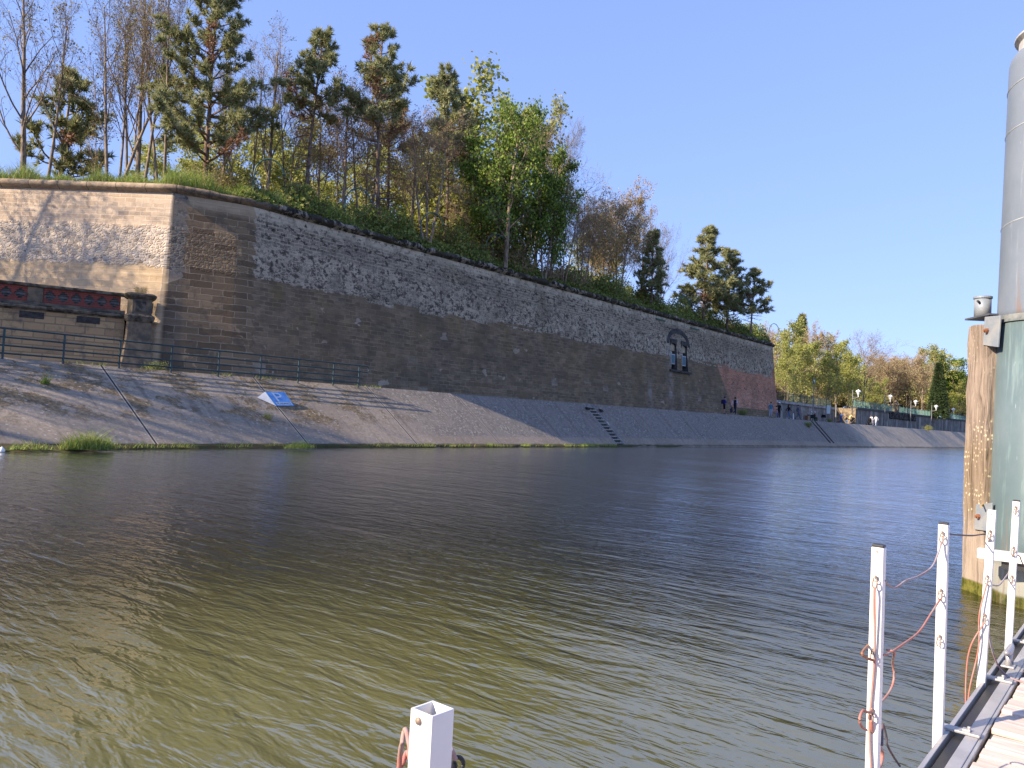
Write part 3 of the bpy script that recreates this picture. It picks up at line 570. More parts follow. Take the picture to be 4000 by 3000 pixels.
# rail posts: square tubes standing against the pontoon's outer edge
PX, PW, ZP = -0.80, 0.044, 1.38
PXS = [-0.785, -0.80, -0.797, -0.79, -0.79, -0.785]
POST_L = ['white square post with open top in the middle foreground', 'white rail post wound with slack pink rope loops, nearest to the deck edge',
          'tall white rail post rising from the water edge, second along the deck edge', 'white rail post overlapping the blue grey timber plate behind it',
          'white rail post standing before the green pile with a bare shackle near its top', 'white rail post cut by the right edge of the photo']
tilt = [0, 0, 0.002, 0.035, 0.028, 0.02]
posts = []
def shackle(parent, z, sz=1.0, face=(0, -1)):           # eye bolt with a hanging D shackle on the sunlit face
    b = MB(); y0 = -PW/2
    b.tube([(0, y0+0.004, z+0.018*sz), (0, y0-0.016, z+0.018*sz)], 0.006*sz, 8)
    ring = [(0.011*sz*math.cos(a), y0-0.020-0.002*math.sin(a), z+0.010*sz+0.012*sz*math.sin(a)) for a in np.linspace(0, 2*math.pi, 13)]
    b.tube(ring, 0.0035*sz, 6); b.ball((0, y0-0.014, z+0.030*sz), 0.008*sz)
    e = b.build('eye_bolt', M_STEEL, parent, smooth=True)
    d = [(0.011*sz, y0-0.022, z+0.002), (0.013*sz, y0-0.026, z-0.02*sz), (0.006*sz, y0-0.024, z-0.040*sz), (-0.006*sz, y0-0.024, z-0.040*sz), (-0.013*sz, y0-0.026, z-0.02*sz), (-0.011*sz, y0-0.022, z+0.002)]
    b = MB().tube(curve(d, 20), 0.0042*sz, 6); b.tube([(-0.015*sz, y0-0.022, z), (0.015*sz, y0-0.022, z)], 0.0035*sz, 6)
    b.build('shackle', M_STEEL, e, smooth=True)
for i, py in enumerate(PY):
    p = thing('rail_post', POST_L[i], 'post', (PXS[i], py, 0), 0, 'white rail posts along the pontoon edge')
    p.rotation_euler = (0, tilt[i], 0); posts.append(p)
    h = PW/2; t = 0.004; zb = -0.25 if i else 0.2
    if i == 0:                                           # open tube
        o4 = [(-h,-h),(h,-h),(h,h),(-h,h)]; i4 = [(x*(1-t/h*1.0), y_*(1-t/h)) for x, y_ in o4]
        V = [(x,y_,zb) for x,y_ in o4]+[(x,y_,ZP) for x,y_ in o4]+[(x,y_,ZP) for x,y_ in i4]+[(x,y_,ZP-0.16) for x,y_ in i4]
        F = [(j,(j+1)%4,4+(j+1)%4,4+j) for j in range(4)]+[(4+j,4+(j+1)%4,8+(j+1)%4,8+j) for j in range(4)]+[(8+j,8+(j+1)%4,12+(j+1)%4,12+j) for j in range(4)]+[(12,13,14,15)]
        MB().add(V, F).build('tube', M_ALU, p, bevel=0.0012)
        b = MB(); b.tube([(-0.004, -h-0.003, ZP-0.013), (-0.004, -h+0.002, ZP-0.013)], 0.005, 12); b.build('screw', M_STEEL, p, smooth=True)
    else:
        MB().box((0, 0, (ZP-0.006+zb)/2), (PW, PW, ZP-0.006-zb)).build('tube', M_ALU, p, bevel=0.003)
        MB().box((0, 0, ZP-0.001), (PW*0.94, PW*0.94, 0.010)).build('end_cap', M_ALU if i == 3 else M_BLK, p, bevel=0.002)
        b = MB().tube([(0, -h-0.0015, ZP-0.022), (0, -h+0.002, ZP-0.022)], 0.005, 10); b.build('screw', M_STEEL, p)
def heights(u, v): return None
SHK = {1: [(2270, 1.0), (2555, 1.0), (2790, 1.0)], 2: [(2095, 1.2), (2320, 1.2), (2500, 1.2)], 3: [(2085, 1.2), (2262, 1.2), (2415, 1.2)], 4: [(1990, 1.3), (2150, 1.4), (2262, 1.3)]}
def zat(x, y, v): return ztop((x, y, 1.0), v)
SP = {}
for i, L in SHK.items():
    for j, (v, sz) in enumerate(L):
        z = zat(PXS[i]+tilt[i]*0.9, PY[i]-PW/2-0.02, v); shackle(posts[i], z, sz*0.6); SP[(i, j)] = Vector((PXS[i]+tilt[i]*z, PY[i]-PW/2-0.022, z-0.022*sz))
def rope(label, pts, mat, r=0.0046, group='slack ropes on the rail posts', n=48):
    b = MB(); P = curve(pts, n); b.tube(P, r, 8)
    a, d = Vector(P[-1]), (Vector(P[-1])-Vector(P[-2])).normalized()
    o = Vector(P[0]); me = b.build('rope', mat, smooth=True); tag(me, label, 'rope', group); return me
XR = PX
pr = lambda u, v, x=XR: onx(u, v, x)
rope('grey pink rope sagging high between the two nearest posts at the deck edge', [Vector((PXS[1]+0.02, PY[1]+0.012, ztop((PXS[1]+0.02, PY[1]+0.012, 0.8), 2268))), pr(3468, 2283), pr(3498, 2296), pr(3540, 2268), pr(3590, 2250), pr(3640, 2215), pr(3665, 2160), SP[(2,0)]], M_ROPEG)
rope('grey pink rope sagging lower between the two nearest posts at the deck edge', [Vector((PXS[1]+0.02, PY[1]+0.012, ztop((PXS[1]+0.02, PY[1]+0.012, 0.5), 2558))), pr(3472, 2553), pr(3530, 2515), pr(3590, 2468), pr(3635, 2400), SP[(2,1)]], M_ROPEP)
rope('pink rope hanging straight down the front of the nearest tall post', [SP[(1,0)], SP[(1,0)]+Vector((0.002,-0.006,-0.05)), Vector((PX+0.004, PY[1]-PW/2-0.012, 0.95)), Vector((PX-0.006, PY[1]-PW/2-0.012, 0.7)), Vector((PX+0.01, PY[1]-PW/2-0.012, 0.45)), Vector((PX+0.006, PY[1]-PW/2-0.015, 0.2))], M_ROPEP)
y1 = PY[1]
rope('pink rope looping out in a wide curl around the nearest tall post', [Vector((PX+0.03, y1+0.03, 0.985)), Vector((PX+0.05, y1+0.06, 0.975)), pr(3487, 2590), pr(3492, 2650), pr(3470, 2710), Vector((PX+0.0, y1-0.045, 0.765)), pr(3372, 2775), pr(3357, 2810), pr(3366, 2838), pr(3385, 2852)], M_ROPEP)
rope('dark rope tail with pink end dropping behind the nearest tall post', [Vector((PX+0.026, y1+0.02, 0.63)), pr(3448, 2830), pr(3462, 2875), pr(3466, 2910), pr(3490, 2955), pr(3515, 2992)], M_ROPED)
rope('orange pink rope bundle knotted low on the nearest tall post', [SP[(1,2)], pr(3405, 2850), pr(3418, 2890), pr(3445, 2935), pr(3440, 2985), pr(3425, 3010)], M_ROPEP, 0.007)
rope('short rusty strop on the left of the nearest tall post', [Vector((PX-0.024, y1-0.02, 1.0)), pr(3368, 2552), pr(3385, 2570), SP[(1,1)]], rope_mat('rusty_rope', (0.30, 0.10, 0.05), (0.36, 0.2, 0.12)), 0.005)
rope('dark rope stretched level in front of the timber between two posts', [Vector((PXS[2]+0.02, PY[2]+0.012, ztop((PXS[2]+0.02, PY[2]+0.012, 0.8), 2086))), pr(3750, 2090), pr(3800, 2092), pr(3850, 2087), SP[(3,0)]], M_ROPED, 0.0046)
rope('long dark rope falling from the third post to the planks', [SP[(3,0)], Vector((PX+0.03, PY[3]+0.03, 1.12)), Vector((PX+0.04, PY[3]+0.05, 0.8)), Vector((-0.75, 5.62, 0.55)), Vector((-0.68, 5.72, ZD+0.012)), Vector((-0.45, 5.6, ZD+0.012)), Vector((-0.1, 5.45, ZD+0.012))], M_ROPEG, 0.0055)
rope('grey rope sagging between the third and fourth posts before the pile', [SP[(3,1)], pr(3875, 2285), pr(3900, 2287), pr(3920, 2265), pr(3945, 2225), SP[(4,1)]], M_ROPEG, 0.0046)
rope('pink rope hanging from the middle shackle of the third post', [SP[(3,1)], Vector((PX+0.012, PY[3]-0.06, 0.75)), Vector((PX+0.01, PY[3]-0.05, 0.55)), Vector((PX-0.03, PY[3]-0.06, 0.30)), Vector((PX-0.04, PY[3]-0.06, 0.10))], M_ROPEP, 0.0046)
rope('dusky pink rope hanging from the lowest shackle of the third post', [SP[(3,2)], Vector((PX-0.03, PY[3]-0.07, 0.55)), Vector((PX-0.05, PY[3]-0.06, 0.35)), Vector((PX-0.045, PY[3]-0.05, 0.05))], M_ROPEP, 0.0046)
rope('dark rope running right from the middle shackle of the fourth post', [SP[(4,1)], pr(3982, 2172), pr(3992, 2196), pr(4010, 2215), Vector((PX, PY[5]-0.03, 0.95))], M_ROPED, 0.0046)
rope('pink rope loop bulging left of the open topped post', [Vector((PX-0.01, PY[0]+0.02, 1.19)), onz(1590, 2862, 1.18)+Vector((0,0.0,0)), onz(1570, 2905, 1.15), onz(1562, 2960, 1.11), onz(1558, 3030, 1.07)], M_ROPEP, 0.005, n=36)
rope('second pink rope strand crossing low behind the open topped post', [Vector((PX, PY[0]+0.03, 1.11)), onz(1600, 2958, 1.10), onz(1572, 2985, 1.09), onz(1545, 3020, 1.07)], M_ROPEP, 0.005, n=24)
rope('pale rope end and black loop on the right of the open topped post', [onz(1762, 2925, 1.14), onz(1772, 2950, 1.125), onz(1780, 2965, 1.115)], M_ROPEG, 0.005, n=12)
b = MB(); c_ = onz(1788, 2985, 1.10); e1 = Vector((CR[:, 0])); e2 = Vector((0, 0, 1))
b.tube([c_+e1*(0.011*math.cos(a))+e2*(0.014*math.sin(a)) for a in np.linspace(0, 2*math.pi, 20)], 0.0045, 8)
b.ball(c_+Vector((-0.012, -0.004, -0.006)), 0.012, 8, 6)
tag(b.build('snap_hook', M_BLK, smooth=True), 'black ring hook clipped to the right side of the open topped post', 'hook')
# ---- timber fender and steel pile
def timber_mat():
    s = SH('old_timber', 0.9, 0.15); o = s.obj(); z = s.sep(o)[2]
    g = s.noise(s.map(o, (16, 16, 1.3)), 1.4, 6, 0.7); cr = s.noise(s.map(o, (9, 9, 0.35)), 1.2, 4, 0.6)
    c = s.mix(s.step(g, 0.33, 0.68), (0.175, 0.135, 0.105), (0.36, 0.285, 0.23)); c = s.mix(s.step(cr, 0.60, 0.66), c, (0.05, 0.035, 0.025))
    c = s.mix(s.mth('MULTIPLY', s.step(z, 1.5, 0.5), 0.6), c, (0.42, 0.34, 0.265))
    c = s.mix(s.mth('MULTIPLY', s.step(z, 1.95, 1.65), s.mth('MULTIPLY', s.step(z, 0.8, 1.0), 0.5)), c, (0.22, 0.16, 0.095))
    vv = s.vor(s.map(o, (1, 1, 0.85)), 24); lz = s.mth('MULTIPLY', s.step(s.noise(o, 3, 3, 0.6), 0.46, 0.6), s.step(z, 2.4, 1.6, 0.3, 1.0))
    lz = s.mth('MULTIPLY', lz, s.step(z, 0.7, 1.0)); c = s.mix(s.mth('MULTIPLY', s.step(s.mth('ADD', vv[0], s.mth('MULTIPLY', g, 0.15)), 0.40, 0.32), lz), c, (0.66, 0.58, 0.38))
    c = s.mix(s.mth('MULTIPLY', s.step(z, 0.16, 0.13), 1.0), c, s.mix(s.step(s.noise(o, 9, 4, 0.7), 0.35, 0.65), (0.05, 0.06, 0.01), (0.17, 0.16, 0.035)))
    s.col(c); s.bump(s.mth('SUBTRACT', g, s.mth('MULTIPLY', s.step(cr, 0.58, 0.66), 0.9)), 0.8, 0.02); return s.m
fd = Vector((0.245, -0.31, 0)).normalized(); fn = Vector((fd.y, -fd.x, 0))      # face direction, normal towards the camera
A_ = Vector((-1.755, 10.78, 0)); TWD = 0.42
tmb = thing('timber_fender', 'weathered square timber post with crack and lichen standing in the water by the pile', 'post', (A_.x, A_.y, 0))
ZTM = 3.17
b = MB(); rg = np.random.default_rng(2); a0, a1, a2, a3 = [Vector((0,0,0)), fd*TWD, fd*TWD-fn*0.34, -fn*0.34]
rows = np.linspace(-0.6, ZTM, 20); V = []
cs = [a0.lerp(a1, t) for t in (0, 0.25, 0.45, 0.75, 1)]+[a1.lerp(a2, 0.5), a2, a3]
for z in rows:
    for c_ in cs: V.append((c_.x+0.006*rg.standard_normal(), c_.y+0.006*rg.standard_normal(), z+(0.03*rg.random() if z == rows[-1] else 0)))
m = len(cs); b.add(V, [(i*m+j, i*m+(j+1) % m, (i+1)*m+(j+1) % m, (i+1)*m+j) for i in range(19) for j in range(m)]+[tuple(range(19*m, 20*m))])
b.build('beam', timber_mat(), tmb, bevel=0.008)
b = MB(); mid = fd*(TWD+0.012)-fn*0.17
b.box((mid.x, mid.y, 1.9), (0.02, 0.10, 2.4), Matrix.Rotation(math.atan2(fd.y, fd.x), 3, 'Z')); b.build('dark_edge', plain('dark_brown', (0.10, 0.05, 0.03), 0.8, 0.3, 0.3), tmb)  # dark brown strip along the right side of the timber
def pile_mat(name, top):
    s = SH(name, 0.42 if top else 0.45, 0.5); o = s.obj(); z = s.sep(o)[2]
    n_ = s.noise(s.map(o, (1.2, 1.2, 0.8)), 1.2, 5, 0.65); f_ = s.noise(s.map(o, (10, 10, 0.9)), 1.0, 5, 0.65)
    if top:
        c = s.mix(s.step(n_, 0.35, 0.7), (0.150, 0.180, 0.222), (0.185, 0.215, 0.26)); c = s.mix(s.mth('MULTIPLY', s.step(f_, 0.62, 0.72), 0.4), c, (0.33, 0.36, 0.40))
    else:
        c = s.mix(s.step(n_, 0.35, 0.7), (0.100, 0.145, 0.155), (0.135, 0.178, 0.19)); c = s.mix(s.mth('MULTIPLY', s.step(f_, 0.56, 0.68), 0.35), c, (0.24, 0.33, 0.31))
        c = s.mix(s.mth('MULTIPLY', s.step(f_, 0.38, 0.30), 0.4), c, (0.09, 0.155, 0.158))
        c = s.mix(s.mth('MULTIPLY', s.step(s.mth('ADD', z, s.mth('MULTIPLY', f_, 0.15)), 0.58, 0.45), 0.75), c, (0.46, 0.45, 0.40))
        c = s.mix(s.step(s.mth('ADD', z, s.mth('MULTIPLY', n_, 0.12)), 0.19, 0.15), c, s.mix(s.step(s.noise(o, 9, 4, 0.7), 0.35, 0.65), (0.05, 0.06, 0.01), (0.16, 0.15, 0.035)))
    v_ = s.noise(s.map(o, (7, 7, 0.35)), 1.0, 5, 0.7); c = s.mix(s.mth('MULTIPLY', s.step(v_, 0.60, 0.70), 0.35), c, (0.55, 0.56, 0.55) if not top else (0.50, 0.50, 0.50))
    sc_ = s.noise(s.map(o, (30, 30, 3), rot=(0.5, 0.2, 0)), 1.0, 3, 0.7); c = s.mix(s.mth('MULTIPLY', s.step(sc_, 0.70, 0.74), 0.6), c, (0.58, 0.60, 0.60))
    ru_ = s.mth('MULTIPLY', s.step(s.noise(s.map(o, (5, 5, 0.5)), 1.3, 4, 0.7), 0.56, 0.64), s.step(z, 1.3, 0.3) if not top else s.step(z, 3.9, 3.2)); c = s.mix(s.mth('MULTIPLY', ru_, 0.5), c, (0.23, 0.13, 0.075))
    s.col(c); s.bump(s.mth('ADD', n_, s.mth('MULTIPLY', v_, 0.3)), 0.2, 0.02); return s.m
PC = Vector((-0.86, 10.68, 0)); PR = 0.60
pile = thing('mooring_pile', 'huge round green steel mooring pile with pale grey upper sleeve at the right edge', 'pile', PC+Vector((-0.035,0,0))); pile.rotation_euler = (0, R_(1.2), 0)
MB().lathe([(PR,-0.8),(PR,0.9),(PR,3.22)], 64).build('shaft', pile_mat('green_pile', False), pile, smooth=False)
for o in [COL.objects[-1]]:
    for p_ in o.data.polygons: p_.use_smooth = len(p_.vertices) == 4
zt = 6.35
b = MB().lathe([(PR+0.008,3.18),(PR+0.008,3.3),(PR+0.007,4.4),(PR+0.006,5.4),(PR+0.005,zt-0.16),(PR+0.003,zt-0.12),(PR-0.008,zt-0.06),(PR-0.035,zt-0.015),(PR-0.07,zt),(0.1,zt+0.005)], 64)
o = slv = b.build('sleeve', pile_mat('grey_sleeve', True), pile)
for zz in (4.32, 5.42, zt-0.40): MB().tube([((PR+0.006)*math.cos(a), (PR+0.006)*math.sin(a), zz+0.05*math.cos(a+0.6)) for a in np.linspace(0, 2*math.pi, 65)], 0.007, 5).build('weld_seam', plain('weld_seam', (0.38, 0.40, 0.42), 0.5), slv)

for p_ in o.data.polygons: p_.use_smooth = len(p_.vertices) == 4
MB().lathe([(PR+0.02,3.16),(PR+0.02,3.24)], 64).build('joint_band', plain('joint_band', (0.13, 0.155, 0.165), 0.7, 0.3, var=0.3, c2=(0.24, 0.25, 0.24)), pile)
b = MB(); b.lathe([(PR-0.085,zt-0.01),(PR-0.085,zt+0.14),(PR-0.04,zt+0.18),(PR-0.04,zt+0.20),(0.02,zt+0.22)], 48); b.build('top_cap', plain('cap_metal', (0.45, 0.43, 0.42), 0.5, 0.4), pile)
# bracket plates between timber and pile, bollard on top
MG = plain('blue_grey_plate', (0.27, 0.31, 0.36), 0.55, 0.4, 0.2, var=0.12, scale=5, c2=(0.34, 0.35, 0.35)); MR = plain('rust', (0.25, 0.10, 0.05), 0.9, 0.2)
def plate(u0, u1, v0, v1, lab, name='fender_bracket'):
    # plate lies on the timber's face
    q = A_+fn*0.02
    def hit(u, v): d = Vector(sight(u, v)); c0 = Vector(CC); t = (q-c0).dot(fn)/d.dot(fn); return c0+d*t
    P = [hit(u0, v1), hit(u1, v1+8), hit(u1+10, v0-6), hit(u0+8, v0)]
    c = sum(P, Vector())/4; t = thing(name, lab, 'bracket', c)
    vs = [tuple(p-c) for p in P]+[tuple(p-c-fn*0.02) for p in P]
    MB().add(vs, [(0,1,2,3),(7,6,5,4),(0,4,5,1),(1,5,6,2),(2,6,7,3),(3,7,4,0)]).build('plate', MG, t, bevel=0.004)
    k = (P[0]+P[2])*0.5*0.55+(P[0]+P[3])*0.5*0.45-c
    b = MB().tube([k-fn*0.01, k+fn*0.03], [0.030, 0.028], 6); b.tube([k+fn*0.03, k+fn*0.05], 0.014, 8); b.build('bolt', MR, t)
    return t, P
tp, P = plate(3838, 3897, 1238, 1348, 'blue grey steel plate bolted at the top of the timber beneath the bollard')
plate(3805, 3865, 1970, 2068, 'blue grey steel plate bolted low on the timber behind a white post')
st = MB().tube(curve([onx(3832, 1978, -1.5), onx(3848, 1962, -1.5), onx(3862, 1954, -1.5), onx(3870, 1950, -1.5)], 10), 0.012, 6).build('straw_rope', plain('straw', (0.45, 0.28, 0.1), 0.9))
tag(st, 'short tan rope end caught over the lower blue grey plate', 'rope')
bc = A_+fd*0.13-fn*0.1; zb = zat(bc.x, bc.y, 1240)
bol = thing('bollard', 'small grey steel bollard with cross pin on a flat bracket above the timber', 'bollard', (bc.x, bc.y, zb))
ang = Matrix.Rotation(math.atan2(fd.y, fd.x), 3, 'Z')
MB().box((fd*0.10).to_tuple()[:2]+(-0.012,), (0.50, 0.26, 0.022), ang).build('base_plate', plain('dark_plate', (0.10, 0.11, 0.13), 0.6, 0.4, 0.3), bol, bevel=0.003)
o = MB().lathe([(0.092,0),(0.092,0.235)], 28).build('drum', MG, bol, bevel=0.0)
for p_ in o.data.polygons: p_.use_smooth = len(p_.vertices) == 4
MB().lathe([(0.100,0.225),(0.104,0.228),(0.104,0.25),(0.097,0.254)], 28).build('rim', MG, bol)
MB().tube([(-0.04, -0.06, 0.17)+Vector((0,0,0)) if False else Vector((-0.035,-0.13,0.185)), Vector((0.04,0.06,0.10))], 0.014, 8).build('pin', plain('dark_pin', (0.05, 0.045, 0.05), 0.5), bol)
# white guide beam from the pontoon round the timber
gb = thing('guide_beam', 'white painted steel guide beam across timber and pile foot behind the posts', 'beam', (-1.0, 10.0, 0.4))
yb = 9.86
p0, p1 = ony(3820, 2140, yb), ony(3820, 2178, yb)
x0, z1_, z0_ = p0.x, p0.z, p1.z
MB().box(((x0+1.6)/2+1.0, yb-10.0, (z0_+z1_)/2-0.4), (1.6-x0, 0.10, z1_-z0_)).build('beam', M_ALU, gb, bevel=0.004)
MB().box(((x0+0.22+1.6)/2+1.0, yb+0.06-10, z0_-0.04-0.4), (1.38-x0, 0.10, 0.08)).build('beam_shadow', M_BLK, gb)  # black strip standing in for the shadow under the beam
# ================================================================== THE QUAY: railing, sign, stairs, lamps, far walls
M_RAIL = plain('dark_green_paint', (0.022, 0.05, 0.055), 0.5, 0.4, var=0.2)
def fence_line(name, label, cat, pts, h, levels, mat, r=0.034, post_r=0.042, loop=None):
    t = thing(name, label, cat, pts[0]); o = Vector(pts[0])
    for p in pts:
        q = Vector(p)-o; MB().tube([q+Vector((0,0,-0.1)), q+Vector((0,0,h))], post_r, 8).build('post', mat, t)
    for l in levels:
        P = [Vector(p)-o+Vector((0,0,l)) for p in pts]
        if loop and l in loop[0]: P.append(P[-1]+loop[1])
        MB().tube(P, r, 8).build('rail', mat, t)
    if loop:
        e = Vector(pts[-1])-o+loop[1]; a, b_ = loop[0]
        MB().tube(curve([e+Vector((0,-0.04,a)), e+Vector((0,0.10,a-0.08)), e+Vector((0,0.10,b_+0.08)), e+Vector((0,-0.04,b_))], 12), r, 8).build('end_loop', mat, t)
    return t
fence_line('handrail', 'dark green four bar handrail along the top of the sloping bank at left', 'railing',
           [(-33.3, y, lipz(y)) for y in (3.6, 5.7, 7.8, 9.9, 12.0, 14.16, 16.38, 18.62, 20.81, 22.97, 25.14, 26.83)], 1.10, (1.10, 0.77, 0.46, 0.16), M_RAIL, loop=((1.10, 0.77), Vector((0, 0.55, 0))))
# stairs let into the bank
st = thing('bank_stairs', 'narrow concrete steps let into the sloping bank below the dark rampart', 'stairs', (interp(49.5, WL), 49.5, 0))
ya, yb_ = 48.85, 50.2; xw, xl, zl = interp(49.5, WL), interp(49.5, LP), lipz(49.5); N = 13; M_TREAD = plain('lit_tread', (0.42, 0.40, 0.36), 0.9, 0.1); run = (xl-xw-0.1)/N; rise = (zl-0.05)/N
sy = lambda x, y, z: (x-xw, y-49.5, z)
for i in range(N):
    x0 = xw+0.02+run*i; zt_ = 0.06+rise*i
    b = MB().box(sy(x0+run/2-0.35, 49.525, zt_/2-0.32), (abs(run)+0.70, yb_-ya-0.04, zt_+0.56)); b.box(sy(x0+run/2-0.33, 49.525, zt_-0.02), (abs(run)+0.72, yb_-ya-0.02, 0.055)); b.mi = [0]*6+[1]*6; b.build('step', [M_CONCD, M_TREAD], st, bevel=0.012)  # pale treads on dark risers: light and shade of the steps as colour
for yy in (ya-0.001, yb_-0.139):
    q = [sy(xw+0.25, yy, -0.6), sy(xw+0.02, yy, 0.13), sy(xl, yy, zl-0.03), sy(xl-0.5, yy, zl-0.03), sy(xl-0.5, yy, -0.6)]
    V = q+[(a, b_+0.14, c) for a, b_, c in q]
    MB().add(V, [(4,3,2,1,0),(5,6,7,8,9)]+[(i, (i+1) % 5, 5+(i+1) % 5, 5+i) for i in range(5)]).build('side_wall', M_CONC, st)
MB().box(sy(xl-0.45, 49.525, zl-0.5), (0.9, yb_-ya, 1.03)).build('landing', M_CONC, st)
def on_bank(y, t, off=0.0):
    xw, xl, zl = interp(y, WL), interp(y, LP), lipz(y); p = Vector((xw+(xl-xw)*t, y, 0.16+(zl-0.16)*t)); nn = Vector((zl, 0, xw-xl)).normalized()
    nn = Vector((abs(nn.x), 0, abs(nn.z))); return p+nn*off
M_IRON = plain('old_iron', (0.02, 0.018, 0.018), 0.8, 0.3)
for (y, t, lab) in ((48.7, 0.83, 'black iron mooring ring on the left of the bank steps'), (50.45, 0.80, 'black iron mooring ring on the right of the bank steps')):
    p = on_bank(y, t, 0.03); r = thing('mooring_ring', lab, 'ring', p); b = MB()
    b.tube([(0.16*math.sin(a), 0.20*math.cos(a), 0.12+0.16*math.sin(a)*-0.6) for a in np.linspace(0, 2*math.pi, 17)], 0.035, 6); b.build('ring', M_IRON, r, smooth=True)
    MB().box((-0.06, 0, 0.10), (0.16, 0.16, 0.14)).build('anchor', M_IRON, r, bevel=0.01)
for yy, lab in ((100.6, 'dark kerb strip running down the far bank, the nearer of two'), (102.0, 'dark kerb strip running down the far bank, the farther of two')):
    a, b_ = on_bank(yy, 0.12, 0.04), on_bank(yy, 0.985, 0.04)
    m_ = MB().tube([a, b_], 0.09, 4).build('kerb_strip', M_CONCD); tag(m_, lab, 'kerb', 'dark kerb strips on the far bank')
# blue mooring sign lying on the bank
def hit_bank(u, v, y0=17.0, off=0.0):
    a, b_, c = on_bank(y0, 0, off), on_bank(y0, 1, off), on_bank(y0+3, 0, off); nn = (b_-a).cross(c-a); d = Vector(sight(u, v)); o = Vector(CC)
    return o+d*((a-o).dot(nn)/d.dot(nn))
B1, B2, K = hit_bank(1078, 1586, off=0.10), hit_bank(1149, 1586, off=0.10), hit_bank(1005, 1553, off=0.10)
T1, T2 = hit_bank(1035, 1530, off=0.46), hit_bank(1112, 1530, off=0.46)
K2 = K+(T2-T1)
sg = thing('river_sign', 'blue and white wedge shaped mooring sign lettered P on the sloping bank', 'sign', B1)
lv = [p-B1 for p in (B1, B2, T1, T2, K, K2)]
M_SGW = plain('sign_white', (0.70, 0.72, 0.76), 0.5, 0.4, var=0.06); M_SGB = plain('sign_blue', (0.07, 0.27, 0.60), 0.4, 0.5, var=0.1, scale=2.5, c2=(0.24, 0.46, 0.76))
M_SGK = plain('sign_black', (0.02, 0.02, 0.025), 0.6)
MB().add([tuple(p) for p in lv], [(0,2,4),(1,5,3),(0,4,5,1),(2,3,5,4)]).build('wedge', M_SGW, sg)
e1, e2 = (lv[1]-lv[0]), (lv[2]-lv[0]); fnn = e1.cross(e2).normalized(); 
if fnn.dot(Vector(CC)-B1) < 0: fnn = -fnn
fx = lambda a, b_, h=0.0: tuple(lv[0]+e1*a+e2*b_+fnn*h)
MB().add([fx(0,0),fx(1,0),fx(1,1),fx(0,1),fx(0,0,.02),fx(1,0,.02),fx(1,1,.02),fx(0,1,.02)], [(3,2,1,0),(4,5,6,7),(0,1,5,4),(1,2,6,5),(2,3,7,6),(3,0,4,7)]).build('blue_panel', M_SGB, sg)
MB().add([fx(.1,.05,.026),fx(.94,.05,.026),fx(.94,.25,.026),fx(.1,.25,.026)], [(0,1,2,3)]).build('name_strip', M_SGW, sg)
def letters(name, body, mat, parent, place, x0, y0, x1, y1):
    cu = bpy.data.curves.new('lettering', 'FONT'); cu.body = body; cu.resolution_u = 3
    o = bpy.data.objects.new('lettering', cu); COL.objects.link(o); bpy.context.view_layer.update()
    me = bpy.data.meshes.new_from_object(o.evaluated_get(bpy.context.evaluated_depsgraph_get()))
    bpy.data.objects.remove(o)
    V = np.array([v.co[:] for v in me.vertices]); lo, hi = V.min(0), V.max(0)
    W_ = [place(x0+(x1-x0)*(p[0]-lo[0])/(hi[0]-lo[0]), y0+(y1-y0)*(p[1]-lo[1])/(hi[1]-lo[1])) for p in V]
    return MB().add(W_, [tuple(p.vertices) for p in me.polygons]).build(name, mat, parent)
letters('letter', 'P', M_SGW, sg, lambda a, b_: fx(a, b_, 0.028), 0.27, 0.30, 0.70, 0.93)
letters('lettering', 'PLAISANCE', M_SGK, sg, lambda a, b_: fx(a, b_, 0.034), 0.15, 0.09, 0.89, 0.21)
# small white float at the left edge of the water
fl = onz(6, 1766, 0.0); MB().lathe([(0.02,-0.06),(0.08,-0.04),(0.10,0.03),(0.08,0.10),(0.03,0.14),(0.02,0.16)], 12, fl).build('mooring_float', plain('white_float', (0.75,0.74,0.7), 0.4), smooth=True)
tag(COL.objects['mooring_float'], 'small white float in the water at the left edge below the bank', 'float')
# ---- far quay walls
def farwall_mat():
    s = SH('far_quay_wall', 0.93, 0.1); o = s.obj(); x, y, z = s.sep(o)
    st_ = s.noise(s.map(o, (0.3, 0.42, 0.10)), 1.0, 5, 0.65); n_ = s.noise(o, 0.8, 5, 0.7)
    c = s.mix(s.step(n_, 0.35, 0.68), (0.13, 0.12, 0.11), (0.24, 0.225, 0.20)); c = s.mix(s.mth('MULTIPLY', s.step(st_, 0.52, 0.62), 0.8), c, (0.40, 0.37, 0.32))
    c = s.mix(s.mth('MULTIPLY', s.step(st_, 0.45, 0.36), 0.7), c, (0.06, 0.055, 0.05)); s.col(c); return s.m
M_FAR = farwall_mat()
M_TANQ = (lambda s: (s.col(s.mix(s.mth('MULTIPLY', s.step(s.noise(s.obj(), 1.6, 5, 0.75), 0.45, 0.58), 0.85), s.mix(s.step(s.noise(s.map(s.obj(), (1, 1, 3)), 2.2, 4, 0.7), 0.4, 0.6), (0.25, 0.19, 0.125), (0.34, 0.26, 0.16)), (0.12, 0.095, 0.07))), s.m)[1])(SH('ochre_stone', 0.9, 0.1))
fw = thing('quay_wall', 'long stained grey quay wall with dark coping receding behind the couple with the pushchair', 'wall', (-37.5, 131, 3.3))
fwl = lambda x, y, z: (x+37.5, y-131, z-3.3)
WBX = [(131,-37.5),(230,-37.6),(300,-40),(380,-46)]; WBT = [(131,6.05),(232,6.75),(400,7.5)]
